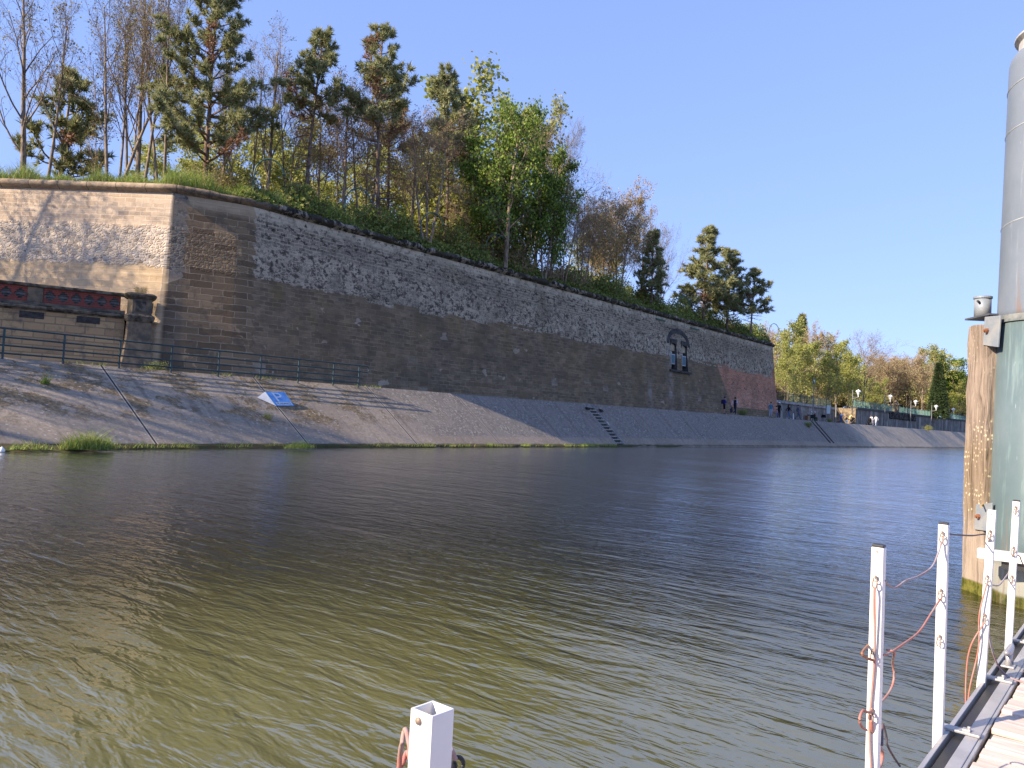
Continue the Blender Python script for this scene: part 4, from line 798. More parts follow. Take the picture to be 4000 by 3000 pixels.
def wallrun(t, name, mat, ys, xf, zb, ztf, th, loc=fwl):
    V = []; 
    for y in ys: x = xf(y); V += [loc(x, y, zb), loc(x, y, ztf(y)), loc(x-th, y, ztf(y)), loc(x-th, y, zb)]
    n_ = len(ys); F = [(i*4+j+1, i*4+j, (i+1)*4+j, (i+1)*4+j+1) for i in range(n_-1) for j in range(3)]+[(0,1,2,3), ((n_-1)*4+3, (n_-1)*4+2, (n_-1)*4+1, (n_-1)*4)]
    return MB().add(V, F).build(name, mat, t)
ysB = np.linspace(133.9, 380, 40)
wallrun(fw, 'wall_face', M_FAR, ysB, lambda y: interp(y, WBX), 3.0, lambda y: interp(y, WBT), 0.6)
wallrun(fw, 'coping', M_CONCD, np.linspace(133.7, 380, 40), lambda y: interp(y, WBX)+0.14, 5.75, lambda y: interp(y, WBT)+0.22, 0.9).location = (0, 0, 0)
COL.objects['coping.001'].data.transform(Matrix.Identity(4))
for v in COL.objects['coping.001'].data.vertices:
    if v.co.z < 2.6: v.co.z = interp(v.co.y+131, WBT)-0.16-3.3
MB().box(fwl(-39.3, 133.65, 4.5), (3.56, 0.5, 3.2)).build('end_face', M_TANQ, fw)
b = MB(); rg = np.random.default_rng(4)
for y in np.arange(154, 174, 0.9):
    for k_ in range(3): b.ball(fwl(-37.42, y+rg.random()*0.8, 5.25+0.4*k_+0.2*rg.random()), 0.5, 6, 4, 0, (0.5, 1.1, 0.6))
b.build('dark_rubble', plain('black_rubble', (0.04, 0.036, 0.035), 0.9, 0.1, var=0.4, c2=(0.11, 0.10, 0.09), scale=1.5), fw)
V = [fwl(-37.5, 158, 6.2), fwl(-37.5, 166, 6.2), fwl(-36.7, 166, 5.7), fwl(-36.7, 158, 5.7)]
wa = thing('retaining_wall', 'lower dark stone wall behind the promenade, beside the end of the rampart', 'wall', (-42, 103, 3.3))
wal = lambda x, y, z: (x+42, y-103, z-3.3)
ysA = np.linspace(101, 133.4, 8)
wallrun(wa, 'wall_face', M_FAR, ysA, lambda y: -40.9, 3.0, lambda y: 5.75, 0.7, wal)
wallrun(wa, 'coping', plain('grey_coping', (0.33, 0.315, 0.29), 0.9, 0.1, var=0.3, scale=2), ysA, lambda y: -40.7, 5.75, lambda y: 6.12, 1.0, wal)
b = MB(); b.add([(-38.2,134.2,5.95),(-38.2,230,6.6),(-47,400,7.3),(-260,400,9.5),(-260,103,6.5),(-41.5,103,5.95),(-41.5,134.2,5.95)], [(0,1,2,3,4,5,6)]).build('upper_terrace', M_EARTH)['kind'] = 'structure'
# green fences on the walls
M_FNC = plain('pale_green_fence', (0.14, 0.27, 0.23), 0.6, 0.3); M_FNCD = plain('dark_green_fence', (0.02, 0.045, 0.04), 0.6, 0.3)
def barfence(label, mat, ys, xf, zf, h, step_, pw):
    t = thing('green_fence', label, 'fence', (xf(ys[0]), ys[0], zf(ys[0]))); o = Vector(t.location); b = MB()
    for y in np.arange(ys[0], ys[1], step_): b.box(Vector((xf(y), y, zf(y)+h/2))-o, (0.03, pw, h))
    b.build('bars', mat, t)
    for f_ in (0.06, 0.97): MB().tube([Vector((xf(y), y, zf(y)+h*f_))-o for y in np.linspace(ys[0], ys[1], 10)], 0.035, 4).build('rail', mat, t)
    for y in np.arange(ys[0], ys[1], 3.0)[:60]: MB().box(Vector((xf(y)-0.05, y, zf(y)+h/2+0.05))-o, (0.09, 0.11, h+0.1)).build('post', mat, t)
    return t
barfence('pale green bar fence on top of the long grey quay wall', M_FNC, (134.2, 250), lambda y: interp(y, WBX)-0.45, lambda y: interp(y, WBT)+0.2, 1.15, 0.30, 0.06)
barfence('dark green bar fence on the lower wall beside the rampart end', M_FNCD, (103, 133), lambda y: -41.2, lambda y: 6.1, 1.25, 0.22, 0.035)
gp = thing('gate_pillar', 'ochre brick pillar with stepped cap and ball on the long quay wall', 'pillar', (-37.9, 160.6, 6.2))
MB().box((0, 0, 0.7), (1.1, 1.3, 1.9)).build('shaft', M_TANQ, gp, bevel=0.03)
b = MB(); b.box((0,0,1.75), (1.5,1.7,0.22)); b.box((0,0,1.97), (1.1,1.3,0.24), None, 0, 0.4); b.build('cap', M_TANQ, gp)
MB().ball((0,0,2.32), 0.26, 10, 8).build('ball', M_TANQ, gp, smooth=True)
# promenade lamps
M_GPOLE = plain('grey_pole', (0.22, 0.215, 0.20), 0.6, 0.3); M_LAMPW = plain('white_lamp_glass', (0.78, 0.78, 0.76), 0.4, 0.5, var=0.04)
LAMPS = [(3353, 1533, 'largest white lantern lamp, on the pole at the ochre wall end'), (3478, 1552, 'white lantern lamp left of the ochre gate pillar'), (3577, 1572, 'bluish shaded lantern lamp right of the ochre gate pillar'),
         (3657, 1590, 'white lantern lamp below the dark conical conifer'), (3724, 1601, 'farthest white lantern lamp, next to the timber post')]
lamp0 = None
for i, (u, v, lab) in enumerate(LAMPS):
    p = onx(u, v, -36.0); base = Vector((-36.85, p.y, lipz(p.y)+0.1)); hz = p.z-base.z
    if lamp0 is None:
        t = lamp0 = thing('promenade_lamp', lab, 'lamp', base, 0, 'lantern lamps along the far promenade')
        MB().tube([(0,0,-0.2),(0,0,hz*0.5),(0,0,hz+0.35)], [0.085,0.07,0.06], 10).build('pole', M_GPOLE, t)
        b = MB(); b.tube([(0,0,hz-0.75),(0.5,0,hz-0.75),(0.84,0,hz-0.75)], 0.035, 6); b.tube([(0,0,hz-1.0),(0.4,0,hz-0.95),(0.72,0,hz-0.78)], 0.025, 6); b.build('arm', M_GPOLE, t)
        l = MB().lathe([(0.06,-0.75),(0.07,-0.45),(0.10,-0.42),(0.34,0.10),(0.36,0.14)], 12, (0.85,0,hz)).build('lantern', M_LAMPW, t)
        MB().lathe([(0.42,0.12),(0.42,0.17),(0.22,0.36),(0.05,0.42),(0.04,0.50)], 12, (0.85,0,hz)).build('cap', M_LAMPW, l)
    else: dup(lamp0, base, 0, (1,1,hz/LH), lab)
    if i == 0: LH = hz
def upright(u, v0, v1, x): p = onx(u, v1, x); return Vector((x, p.y, lipz(p.y)+0.02)), ztop((x, p.y, 3), v0)-lipz(p.y)
p, h = upright(3175, 1482, 1640, -35.2)
t = thing('street_lamp', 'tall slim grey lamp post with lantern top beside the seated pair', 'lamp', p)
MB().tube([(0,0,0),(0,0,1.0),(0,0,1.05),(0,0,h-0.7)], [0.10,0.09,0.07,0.05], 10).build('pole', M_GPOLE, t)
l = MB().lathe([(0.06,-0.72),(0.16,-0.6),(0.26,-0.12),(0.24,-0.1)], 8, (0,0,h)).build('lantern', plain('green_lantern', (0.16,0.22,0.20), 0.4, 0.5), t)
MB().lathe([(0.30,-0.1),(0.16,0.02),(0.03,0.12)], 8, (0,0,h)).build('cap', M_FNCD, l)
p, h = upright(3264, 1585, 1650, -35.4)
t = thing('signpost', 'plain grey post standing between the notice board and the person in denim', 'post', p); MB().tube([(0,0,0),(0,0,h)], 0.09, 10).build('pole', M_GPOLE, t); MB().ball((0,0,h), 0.10, 8, 6).build('knob', M_GPOLE, t)
p, h = upright(3235, 1583, 1643, -35.4)
t = thing('notice_board', 'pale notice board on two thin legs on the promenade', 'board', p, R_(35))
MB().box((0,0,h-0.62), (0.50,0.05,1.18), Matrix.Rotation(0.05, 3, 'Y')).build('panel', plain('pale_board', (0.52,0.60,0.58), 0.5, 0.3, var=0.08), t, bevel=0.01)
for s_ in (-0.28, 0.28): MB().tube([(s_,0.04,0),(s_,0.04,h-0.1)], 0.035, 6).build('leg', M_GPOLE, t)
p, h = upright(3151, 1606, 1641, -34.6)
t = thing('waste_bin', 'open frame waste bin with brown box hanging inside it', 'bin', p, R_(35))
for sx in (-0.36, 0.36):
    for sy_ in (-0.2, 0.2): MB().tube([(sx,sy_,0),(sx,sy_,h)], 0.028, 6).build('frame_leg', M_GPOLE, t)
b = MB(); b.box((0,0,h), (0.80,0.5,0.05)); b.build('roof', M_GPOLE, t)
MB().box((-0.14,-0.02,0.34), (0.38,0.34,0.62)).build('brown_box', plain('brown_box', (0.13,0.06,0.03), 0.8), t, bevel=0.02); MB().box((0.21,-0.02,0.32), (0.24,0.34,0.60)).build('tan_box', plain('tan_box', (0.36,0.25,0.15), 0.8), t, bevel=0.02)
p, h = upright(3098.5, 1616, 1634, -34.6)
t = thing('white_bollard', 'short white bollard standing between the long haired person and the person in grey', 'bollard', p); MB().lathe([(0.07,0),(0.07,h-0.06),(0.05,h),(0.01,h+0.02)], 10).build('post', M_LAMPW, t)
# ---- people
def skin_body(J, B_, H, cols):
    sc = H/1.75; nm = list(J)
    me = bpy.data.meshes.new('body'); me.from_pydata([tuple(c*sc for c in J[k][0]) for k in nm], [(nm.index(a), nm.index(b_)) for a, b_, _ in B_], [])
    o = bpy.data.objects.new('body', me); COL.objects.link(o)
    m = o.modifiers.new('s', 'SKIN'); m.use_smooth_shade = True
    for i, k in enumerate(nm):
        r = J[k][1]; r = r if isinstance(r, tuple) else (r, r)
        me.skin_vertices[0].data[i].radius = (r[0]*sc, r[1]*sc); me.skin_vertices[0].data[i].use_root = (k == 'pelvis')
    o.modifiers.new('d', 'SUBSURF').levels = 1; o.modifiers['d'].render_levels = 1
    bpy.context.view_layer.update(); out = bpy.data.meshes.new_from_object(o.evaluated_get(bpy.context.evaluated_depsgraph_get()))
    bpy.data.objects.remove(o); b = MB(); V = [v.co[:] for v in out.vertices]
    parts = ['skin', 'top', 'bottom', 'shoes', 'hair', 'sleeve']; seg = [(np.array(J[a][0])*sc, np.array(J[b_][0])*sc, parts.index(p)) for a, b_, p in B_]
    F = [tuple(p.vertices) for p in out.polygons]; mi = []
    for q in F:
        c = np.mean([V[i] for i in q], 0); best = 9; k = 0
        for a, b_, p in seg:
            t = np.clip(np.dot(c-a, b_-a)/(np.dot(b_-a, b_-a)+1e-9), 0, 1); d = np.linalg.norm(c-a-(b_-a)*t)
            if d < best: best, k = d, p
        mi.append(k)
    b.add(V, F); b.mi = mi
    hd = np.array(J['head'][0])*sc; f_ = np.array([0, 1.0, 0])                   # nose, eyes, ears, fingers
    b.ball(hd+f_*0.095*sc+np.array([0,0,-0.02]), 0.018*sc, 6, 4); 
    for s_ in (-1, 1):
        b.ball(hd+np.array([s_*0.034*sc, 0.082*sc, 0.012]), 0.012*sc, 6, 4, 4); b.ball(hd+np.array([s_*0.088*sc, 0, 0]), 0.026*sc, 6, 4, 0, (0.4, 0.8, 1.2))
        sd = 'l' if s_ < 0 else 'r'; w_, h_ = np.array(J['wrist'+sd][0])*sc, np.array(J['hand'+sd][0])*sc; d = (h_-w_)/np.linalg.norm(h_-w_)
        side = np.cross(d, [1.0, 0.3, 0.2]); side /= np.linalg.norm(side); nrm = np.cross(side, d)
        for k in range(4):
            o_ = h_+side*(k-1.5)*0.02*sc; L = (0.07, 0.08, 0.076, 0.06)[k]*sc
            b.tube([o_, o_+d*L*0.5+nrm*0.008, o_+d*L*0.85+nrm*0.028*sc], [0.009*sc, 0.0085*sc, 0.007*sc], 5)
        o_ = w_+d*0.03*sc+side*0.028*sc; b.tube([o_, o_+side*0.03*sc+d*0.03*sc, o_+side*0.035*sc+d*0.06*sc], [0.011*sc, 0.010*sc, 0.008*sc], 5)
    return b
def joints(pose, rg=None):
    J = dict(pelvis=((0,0,.95),(.155,.115)), spine=((0,0,1.12),(.145,.105)), chest=((0,0,1.33),(.175,.115)), neck=((0,.0,1.49),.058), headb=((0,.015,1.575),.07), head=((0,.02,1.65),(.085,.10)), top=((0,.015,1.72),.062))
    arm = dict(l=[(-.19,0,1.42),(-.25,-.03,1.16),(-.26,.07,.92),(-.255,.10,.84)], r=[(.19,0,1.42),(.25,-.03,1.16),(.26,.07,.92),(.255,.10,.84)])
    leg = dict(l=[(-.095,0,.88),(-.11,.02,.50),(-.115,-.02,.09),(-.13,.15,.045)], r=[(.095,0,.88),(.11,.02,.50),(.115,-.02,.09),(.13,.15,.045)])
    if pose == 'walk':
        leg['l'] = [(-.09,0,.88),(-.10,.20,.53),(-.10,.26,.12),(-.10,.43,.075)]; leg['r'] = [(.09,0,.88),(.10,-.03,.50),(.10,-.33,.18),(.10,-.22,.05)]
        arm['l'] = [(-.19,0,1.42),(-.27,-.14,1.18),(-.28,-.16,.95),(-.28,-.13,.87)]; arm['r'] = [(.19,0,1.42),(.27,.05,1.17),(.28,.20,.97),(.27,.26,.90)]
    if pose == 'phone':
        for s_, sg_ in (('l', -1), ('r', 1)): arm[s_] = [(sg_*.19,0,1.42),(sg_*.25,.06,1.15),(sg_*.10,.28,1.24),(sg_*.05,.34,1.28)]
        J['head'] = ((0,.06,1.63),(.085,.10)); J['top'] = ((0,.10,1.70),.062); J['headb'] = ((0,.03,1.565),.07)
    if pose == 'point':
        arm['l'] = [(-.19,0,1.42),(-.36,.05,1.28),(-.50,.16,1.38),(-.55,.20,1.41)]
    if pose == 'lean':
        J['spine'] = ((0,.06,1.10),(.145,.105)); J['chest'] = ((0,.20,1.26),(.175,.115)); J['neck'] = ((0,.30,1.38),.058); J['headb'] = ((0,.35,1.45),.07); J['head'] = ((0,.38,1.52),(.085,.10)); J['top'] = ((0,.40,1.59),.062)
        for s_, sg_ in (('l', -1), ('r', 1)): arm[s_] = [(sg_*.19,.24,1.34),(sg_*.24,.36,1.10),(sg_*.22,.55,1.02),(sg_*.20,.62,1.0)]
    if pose == 'sit':
        dz = -.45
        for k in ('pelvis','spine','chest','neck','headb','head','top'): (x,y,z), r = J[k]; J[k] = ((x, y+.06*(z > 1.2), z+dz), r)
        for s_, sg_ in (('l', -1), ('r', 1)):
            leg[s_] = [(sg_*.09,.03,.48),(sg_*.13,.42,.50),(sg_*.13,.48,.09),(sg_*.14,.64,.045)]; arm[s_] = [(sg_*.19,.06,.97),(sg_*.24,.10,.72),(sg_*.14,.32,.62),(sg_*.10,.40,.60)]
    if pose == 'squat':
        dz = -.55
        for k in ('pelvis','spine','chest','neck','headb','head','top'): (x,y,z), r = J[k]; J[k] = ((x, y+.28*max(0, z-1.0), z+dz), r)
        for s_, sg_ in (('l', -1), ('r', 1)):
            leg[s_] = [(sg_*.10,.05,.36),(sg_*.20,.36,.52),(sg_*.15,.10,.09),(sg_*.17,.26,.045)]; arm[s_] = [(sg_*.19,.12,.87),(sg_*.26,.26,.68),(sg_*.16,.46,.60),(sg_*.12,.53,.58)]
    rr = dict(arm=[.062,.047,.033,.034], leg=[.098,.068,.046,.040])
    for s_ in 'lr':
        for k, nme in enumerate(('sh','elbow','wrist','hand')): J[nme+s_] = (arm[s_][k], rr['arm'][k])
        for k, nme in enumerate(('hip','knee','ankle','toe')): J[nme+s_] = (leg[s_][k], rr['leg'][k])
    return J
PMAT = {}
def cm(c):
    if c not in PMAT: PMAT[c] = plain('cloth', c, 0.85, 0.15, var=0.12, scale=12)
    return PMAT[c]
SKIN = (0.42, 0.24, 0.17)
def person(label, pos, face, H, pose, top, bottom, shoes=(0.03,0.03,0.03), hair=(0.03,0.02,0.015), sleeve=None, shorts=False, bare=False, long=False, hat=None, group=None):
    t = thing('person', label, 'person', pos, face, group); J = joints(pose)
    sl_ = 'sleeve' if not bare else 'skin'
    B_ = [('pelvis','spine','top' if pose != 'x' else 'bottom'),('spine','chest','top'),('chest','neck','top'),('neck','headb','skin'),('headb','head','skin'),('head','top','hair')]
    for s_ in 'lr':
        B_ += [('chest','sh'+s_,'top'),('sh'+s_,'elbow'+s_,'sleeve'),('elbow'+s_,'wrist'+s_,sl_),('wrist'+s_,'hand'+s_,'skin'),
               ('pelvis','hip'+s_,'bottom'),('hip'+s_,'knee'+s_,'bottom'),('knee'+s_,'ankle'+s_,'skin' if shorts else 'bottom'),('ankle'+s_,'toe'+s_,'shoes')]
    skin_body(J, B_, H, None).build('body', [cm(SKIN), cm(top), cm(bottom), cm(shoes), cm(hair), cm(sleeve or top)], t, smooth=True)
    k = H/1.75; hp = np.array(J['head'][0])*k; b = MB()
    b.ball(hp+np.array([0,-0.02*k,0.035*k]), 0.103*k, 10, 7, 0, (0.95,1.05,0.95))
    if long: b.tube([hp+np.array([0,-0.06*k,0.05*k]), hp+np.array([0,-0.10*k,-0.08*k]), hp+np.array([0,-0.11*k,-0.28*k])], [0.08*k,0.095*k,0.05*k], 8)
    b.build('hair', cm(hair), t, smooth=True)
    if hat:
        b = MB(); b.ball(hp+np.array([0,-0.005*k,0.06*k]), 0.112*k, 10, 6, 0, (1,1.1,0.85)); b.box(hp+np.array([0,0.13*k,0.05*k]), (0.15*k,0.12*k,0.015*k)); b.build('cap', cm(hat), t)
    return t
def foot(u, v, x=-34.35): p = onx(u, v, x); return Vector((x, p.y, lipz(p.y)+0.0))
GA = R_(0)                                               # facing +y = walking away along the quay
px_h = lambda u, v0, v1, x=-34.35: upright(u, v0, v1, x)[1]
A = [(2828,1549,1614),(2870,1552,1619),(3010,1571,1629),(3042,1573,1632),(3080,1581,1634),(3117,1575,1639)]
h_ = [max(1.5, min(1.9, px_h(*a))) for a in A]
person('person in purple blue jacket and black shorts looking down at the wall foot', foot(2828,1614), R_(-50), h_[0], 'phone', (0.035,0.03,0.22), (0.012,0.012,0.015), (0.05,0.05,0.05), shorts=True)
t = person('person walking in a black vest over white sleeves, carrying a bag', foot(2870,1619), R_(-15), h_[1], 'walk', (0.015,0.018,0.04), (0.02,0.025,0.045), (0.35,0.35,0.36), sleeve=(0.55,0.57,0.68))
person('person in a teal blue sweater and pale jeans', foot(3010,1629), R_(-140), h_[2], 'stand', (0.06,0.19,0.30), (0.34,0.40,0.52))
person('person all in black with a white cap, one elbow raised', foot(3042,1632), R_(-10), h_[3], 'point', (0.012,0.012,0.018), (0.012,0.012,0.018), (0.6,0.6,0.62), hat=(0.7,0.7,0.74))
person('small child in a pink top beside the person in black', foot(3033,1632), R_(-20), 1.12, 'stand', (0.50,0.28,0.34), (0.20,0.24,0.40), (0.5,0.5,0.5))
person('long haired person in black jacket and blue jeans', foot(3080,1634), R_(-40), h_[4], 'walk', (0.012,0.012,0.018), (0.10,0.16,0.30), (0.5,0.5,0.5), long=True)
person('person in grey blue jacket and trousers seen from behind', foot(3117,1639), R_(-60), h_[5], 'walk', (0.10,0.115,0.19), (0.09,0.11,0.17))
bp = foot(3192,1646); bp.x = -35.0
bn = thing('bench', 'dark bench under the seated pair beside the tall lamp post', 'bench', bp, R_(-35))
MB().box((0.1,0.02,0.42), (1.7,0.42,0.06)).build('seat', M_FNCD, bn, bevel=0.01)
for s_ in (-0.55, 0.7): MB().box((s_,0.0,0.2), (0.08,0.36,0.40)).build('leg', M_FNCD, bn)
MB().box((0.1,-0.22,0.68), (1.7,0.05,0.36)).build('backrest', M_FNCD, bn, bevel=0.01)
rr = Matrix.Rotation(R_(-35), 3, 'Z')
person('person in a white top sitting on the promenade bench', bp+rr @ Vector((-0.25,-0.03,0)), R_(-60), 1.66, 'sit', (0.62,0.62,0.66), (0.03,0.03,0.04), (0.6,0.6,0.6), hair=(0.06,0.04,0.03), hat=(0.7,0.7,0.72))
person('person in a red top and shorts sitting on the promenade bench', bp+rr @ Vector((0.40,-0.02,0)), R_(-60), 1.66, 'sit', (0.30,0.02,0.035), (0.05,0.03,0.04), (0.6,0.6,0.6), shorts=True, bare=True, hat=(0.62,0.6,0.6))
bg_ = foot(3213,1640)+Vector((0.0,0.4,0)); bag = MB().box((0,0,0.32), (0.62,0.34,0.42), None, 0, 0.8).build('black_bag', cm((0.01,0.01,0.012)), bevel=0.06); bag.location = bg_+Vector((0,0,0.45)); 
MB().tube(curve([(-0.2,0,0.52),(-0.12,0,0.72),(0.12,0,0.72),(0.2,0,0.52)], 14), 0.02, 6).build('handle', cm((0.01,0.01,0.012)), bag); tag(bag, 'black holdall set on a stand beside the seated pair', 'bag')
stn = MB(); [stn.tube([(sx*0.26,sy_*0.12,0),(sx*0.2,sy_*0.1,0.55)], 0.02, 6) for sx in (-1,1) for sy_ in (-1,1)]; stn.box((0,0,0.55),(0.5,0.28,0.03)); sto = stn.build('folding_stool', M_GPOLE); sto.location = bg_; tag(sto, 'low grey folding stool carrying the black holdall', 'stool')
def pushchair(label, pos, rz, s_=1.0):
    t = thing('pushchair', label, 'pushchair', pos, rz, None); k = cm((0.012,0.012,0.015))
    MB().box((0,0.0,0.52*s_), (0.46*s_,0.55*s_,0.42*s_), None, 0, 1.1).build('seat_pod', k, t, bevel=0.05)
    b = MB(); b.tube([(0,-0.28*s_+0.0,0.72*s_),(0,-0.12*s_,0.90*s_),(0,0.08*s_,0.93*s_)], [0.20*s_,0.25*s_,0.24*s_], 10); b.build('hood', k, t, smooth=True)
    for sx in (-0.27,0.27): MB().tube(curve([(sx*s_,0.28*s_,0.2*s_),(sx*s_,-0.1*s_,0.6*s_),(sx*s_,-0.45*s_,1.02*s_)], 8), 0.018, 6).build('frame', M_GPOLE, t)
    MB().tube([(-0.27*s_,-0.45*s_,1.02*s_),(0.27*s_,-0.45*s_,1.02*s_)], 0.022, 6).build('handle', k, t)
    for sx in (-0.29,0.29):
        for yy, r in ((0.32,0.12),(-0.22,0.16)): MB().tube([(sx*s_-0.03,yy*s_,r*s_),(sx*s_+0.03,yy*s_,r*s_)], r*s_, 14).build('wheel', k, t)
    return t
person('person in a blue denim jacket bending by the signpost', foot(3284,1651), R_(-20), 1.62, 'lean', (0.05,0.11,0.28), (0.05,0.09,0.24), (0.4,0.4,0.4))
person('person crouching in a dark jacket and pale blue jeans', foot(3303,1652), R_(-50), 1.70, 'squat', (0.02,0.022,0.02), (0.16,0.22,0.36), (0.4,0.4,0.4))
person('person in a yellow top with bare legs leaning over a pushchair', foot(3318,1653), R_(-50), 1.62, 'lean', (0.72,0.55,0.22), (0.55,0.42,0.2), (0.6,0.6,0.6), hair=(0.10,0.06,0.03), shorts=True, bare=True)
pushchair('dark pushchair under the hands of the person in yellow', foot(3330,1655), R_(130), 0.9)
person('person in white with dark hair, pushing the black pushchair', foot(3402,1662)+Vector((0,0.9,0)), R_(150), 1.74, 'lean', (0.72,0.68,0.70), (0.30,0.30,0.34), (0.6,0.6,0.6), hair=(0.10,0.05,0.035))
person('person in a white outfit walking to the right of the pushchair', foot(3421,1664), R_(170), 1.68, 'walk', (0.70,0.68,0.74), (0.44,0.46,0.56), (0.7,0.7,0.7), hair=(0.12,0.05,0.03), long=True)
pushchair('black hooded pushchair in front of the couple in white', foot(3396,1662), R_(165), 1.0)
# bag and rucksack
q = foot(2828,1614); rk = octs(MB(), [(0.14,0.08,0.03,0),(0.17,0.11,0.04,0.1),(0.16,0.10,0.04,0.38),(0.10,0.06,0.03,0.46)]).build('rucksack', cm((0.02,0.018,0.05)), bevel=0.01); dr = Matrix.Rotation(R_(-50), 3, 'Z') @ Vector((0,-0.20,0)); rk.location = q+dr*h_[0]/1.75+Vector((0,0,1.02*h_[0]/1.75)); rk.rotation_euler = (0,0,R_(-50))
tag(rk, 'dark rucksack on the back of the person in the purple blue jacket', 'rucksack')
q = foot(2870,1619)+Matrix.Rotation(R_(-15), 3, 'Z') @ Vector((-0.30,-0.20,0)); sb = MB().box((0,0,0.5), (0.14,0.46,0.46), Matrix.Rotation(0.35, 3, 'X'), 0, 0.8).build('shoulder_bag', cm((0.03,0.03,0.06)), bevel=0.03); sb.location = q
MB().tube(curve([(0,-0.12,0.72),(0,0.0,0.90),(0,0.14,0.70)], 10), 0.015, 6).build('handle', cm((0.03,0.03,0.06)), sb); tag(sb, 'dark bag hanging from the hand of the person in the vest', 'bag')
# ================================================================== TREES AND GROWTH
def bark(name, a, b_, sc=5): 
    s = SH(name, 0.95, 0.1); o = s.obj(); n_ = s.noise(s.map(o, (1, 1, 0.35)), sc, 4, 0.7); m_ = s.noise(o, 0.5, 2)
    s.col(s.mix(s.step(s.mth('ADD', s.mth('MULTIPLY', n_, 0.7), s.mth('MULTIPLY', m_, 0.3)), 0.38, 0.62), a, b_)); return s.m
B_GREY = bark('grey_bark', (0.13, 0.10, 0.075), (0.34, 0.27, 0.20)); B_RED = bark('red_brown_bark', (0.20, 0.14, 0.10), (0.42, 0.31, 0.225))
B_PINE = bark('pine_bark', (0.10, 0.065, 0.045), (0.27, 0.20, 0.155)); B_PALE = bark('pale_bark', (0.20, 0.145, 0.08), (0.42, 0.32, 0.19))
L_BUD = leafy('olive_buds', [(0.240, 0.210, 0.060), (0.360, 0.330, 0.075), (0.225, 0.143, 0.060)])
L_BRN = leafy('brown_buds', [(0.425, 0.312, 0.175), (0.525, 0.438, 0.225), (0.325, 0.237, 0.150)])
L_GRN = leafy('fresh_leaves', [(0.160, 0.246, 0.043), (0.319, 0.420, 0.072), (0.087, 0.145, 0.029)], 0.4)
L_YGR = leafy('yellow_green_leaves', [(0.36, 0.375, 0.095), (0.46, 0.445, 0.13), (0.26, 0.305, 0.075)], 0.4)
L_PINE = leafy('pine_needles', [(0.255, 0.285, 0.128), (0.375, 0.375, 0.180), (0.180, 0.210, 0.105), (0.465, 0.435, 0.210)], 0.3)
L_DEAD = leafy('dead_needles', [(0.320, 0.170, 0.100), (0.220, 0.120, 0.070)], 0.15)
L_DARK = leafy('dark_evergreen', [(0.040, 0.070, 0.028), (0.070, 0.100, 0.036)], 0.1)
L_IVY = leafy('hedge_leaves', [(0.150, 0.206, 0.050), (0.250, 0.312, 0.069), (0.362, 0.388, 0.112), (0.188, 0.175, 0.075)], 0.4)
L_GRS = leafy('grass_blades', [(0.230, 0.333, 0.057), (0.322, 0.402, 0.081), (0.414, 0.380, 0.149), (0.172, 0.265, 0.046)], 0.3)
def unit(v): return v/(np.linalg.norm(v)+1e-9)
def perp(rg, d):
    a = rg.standard_normal(3); a -= d*np.dot(a, d); return unit(a)
class Tree:                                              # trunk and limbs in one mesh, twigs and leaves in another
    def __init__(s, seed): s.rg = np.random.default_rng(seed); s.t = MB(); s.c = MB(); s.tips = []; s.H = 1
    def path(s, p, d, L, n_, wander, trop):
        P = [np.array(p, float)]; d = unit(np.array(d, float))
        for i in range(n_):
            d = unit(d+s.rg.standard_normal(3)*wander+np.array([0,0,trop])); P.append(P[-1]+d*L/n_)
        return P
    def limb(s, P, r0, r1, trunk): 
        k = len(P); (s.t if trunk else s.c).tube(P, np.linspace(r0, r1, k), 7 if r0 > 0.1 else (5 if r0 > 0.035 else 3), 0, False)
    def grow(s, p, d, L, r, lev, o):
        n_ = (9, 5, 4, 3, 2)[lev]; P = s.path(p, d, L, n_, o['wander'][lev], o['trop'][lev]); r1 = r*(0.28 if lev == 0 else 0.4)
        s.limb(P, r, max(r1, 0.008), lev <= 1 and r > 0.05)
        if lev >= o['max']: s.tips.append((P[-1], unit(P[-1]-P[-2]))); s.tips.append(((P[-1]+P[-2])/2, unit(P[-1]-P[-2]))); return
        k = o['n'][lev]; t0 = o['t0'][lev]
        for i in range(k):
            t = t0+(1-t0)*(i+s.rg.random())/k; x = t*n_; j = min(n_-1, int(x)); q = P[j]+(P[j+1]-P[j])*(x-j); dd = unit(P[j+1]-P[j])
            a = R_(o['ang'][lev]*(0.75+0.5*s.rg.random())); d2 = dd*math.cos(a)+perp(s.rg, dd)*math.sin(a)
            if lev == 0: az = i*2.4+s.rg.random(); hz = np.array([math.cos(az), math.sin(az), 0]); d2 = unit(np.array([0,0,1])*math.cos(a)+hz*math.sin(a))
            l2 = L*o['len'][lev]*(1-o['sh'][lev]*t)*(0.7+0.6*s.rg.random()); r2 = max(0.008, r*(1-0.65*t)*o['rr'][lev])
            s.grow(q, d2, l2, r2, lev+1, o)
        if lev: s.tips.append((P[-1], unit(P[-1]-P[-2])))
    def leaves(s, per, size, spread, keep=1.0, mi=1, clump=None):
        T = [t for t in s.tips if s.rg.random() < keep]
        if not T: return
        C = np.repeat(np.array([t[0] for t in T]), per, 0); n_ = len(C); C = C+s.rg.standard_normal((n_, 3))*spread
        a = s.rg.standard_normal((n_, 3)); a /= np.linalg.norm(a, axis=1)[:, None]; b_ = np.cross(a, s.rg.standard_normal((n_, 3))); b_ /= np.linalg.norm(b_, axis=1)[:, None]
        z = size*(0.6+0.8*s.rg.random((n_, 1))); s.c.quads(C, a*z*0.5, b_*z*0.62, mi)
    def done(s, H): s.H = float(max(a[:, 2].max() for a in s.c.v+s.t.v)); return s
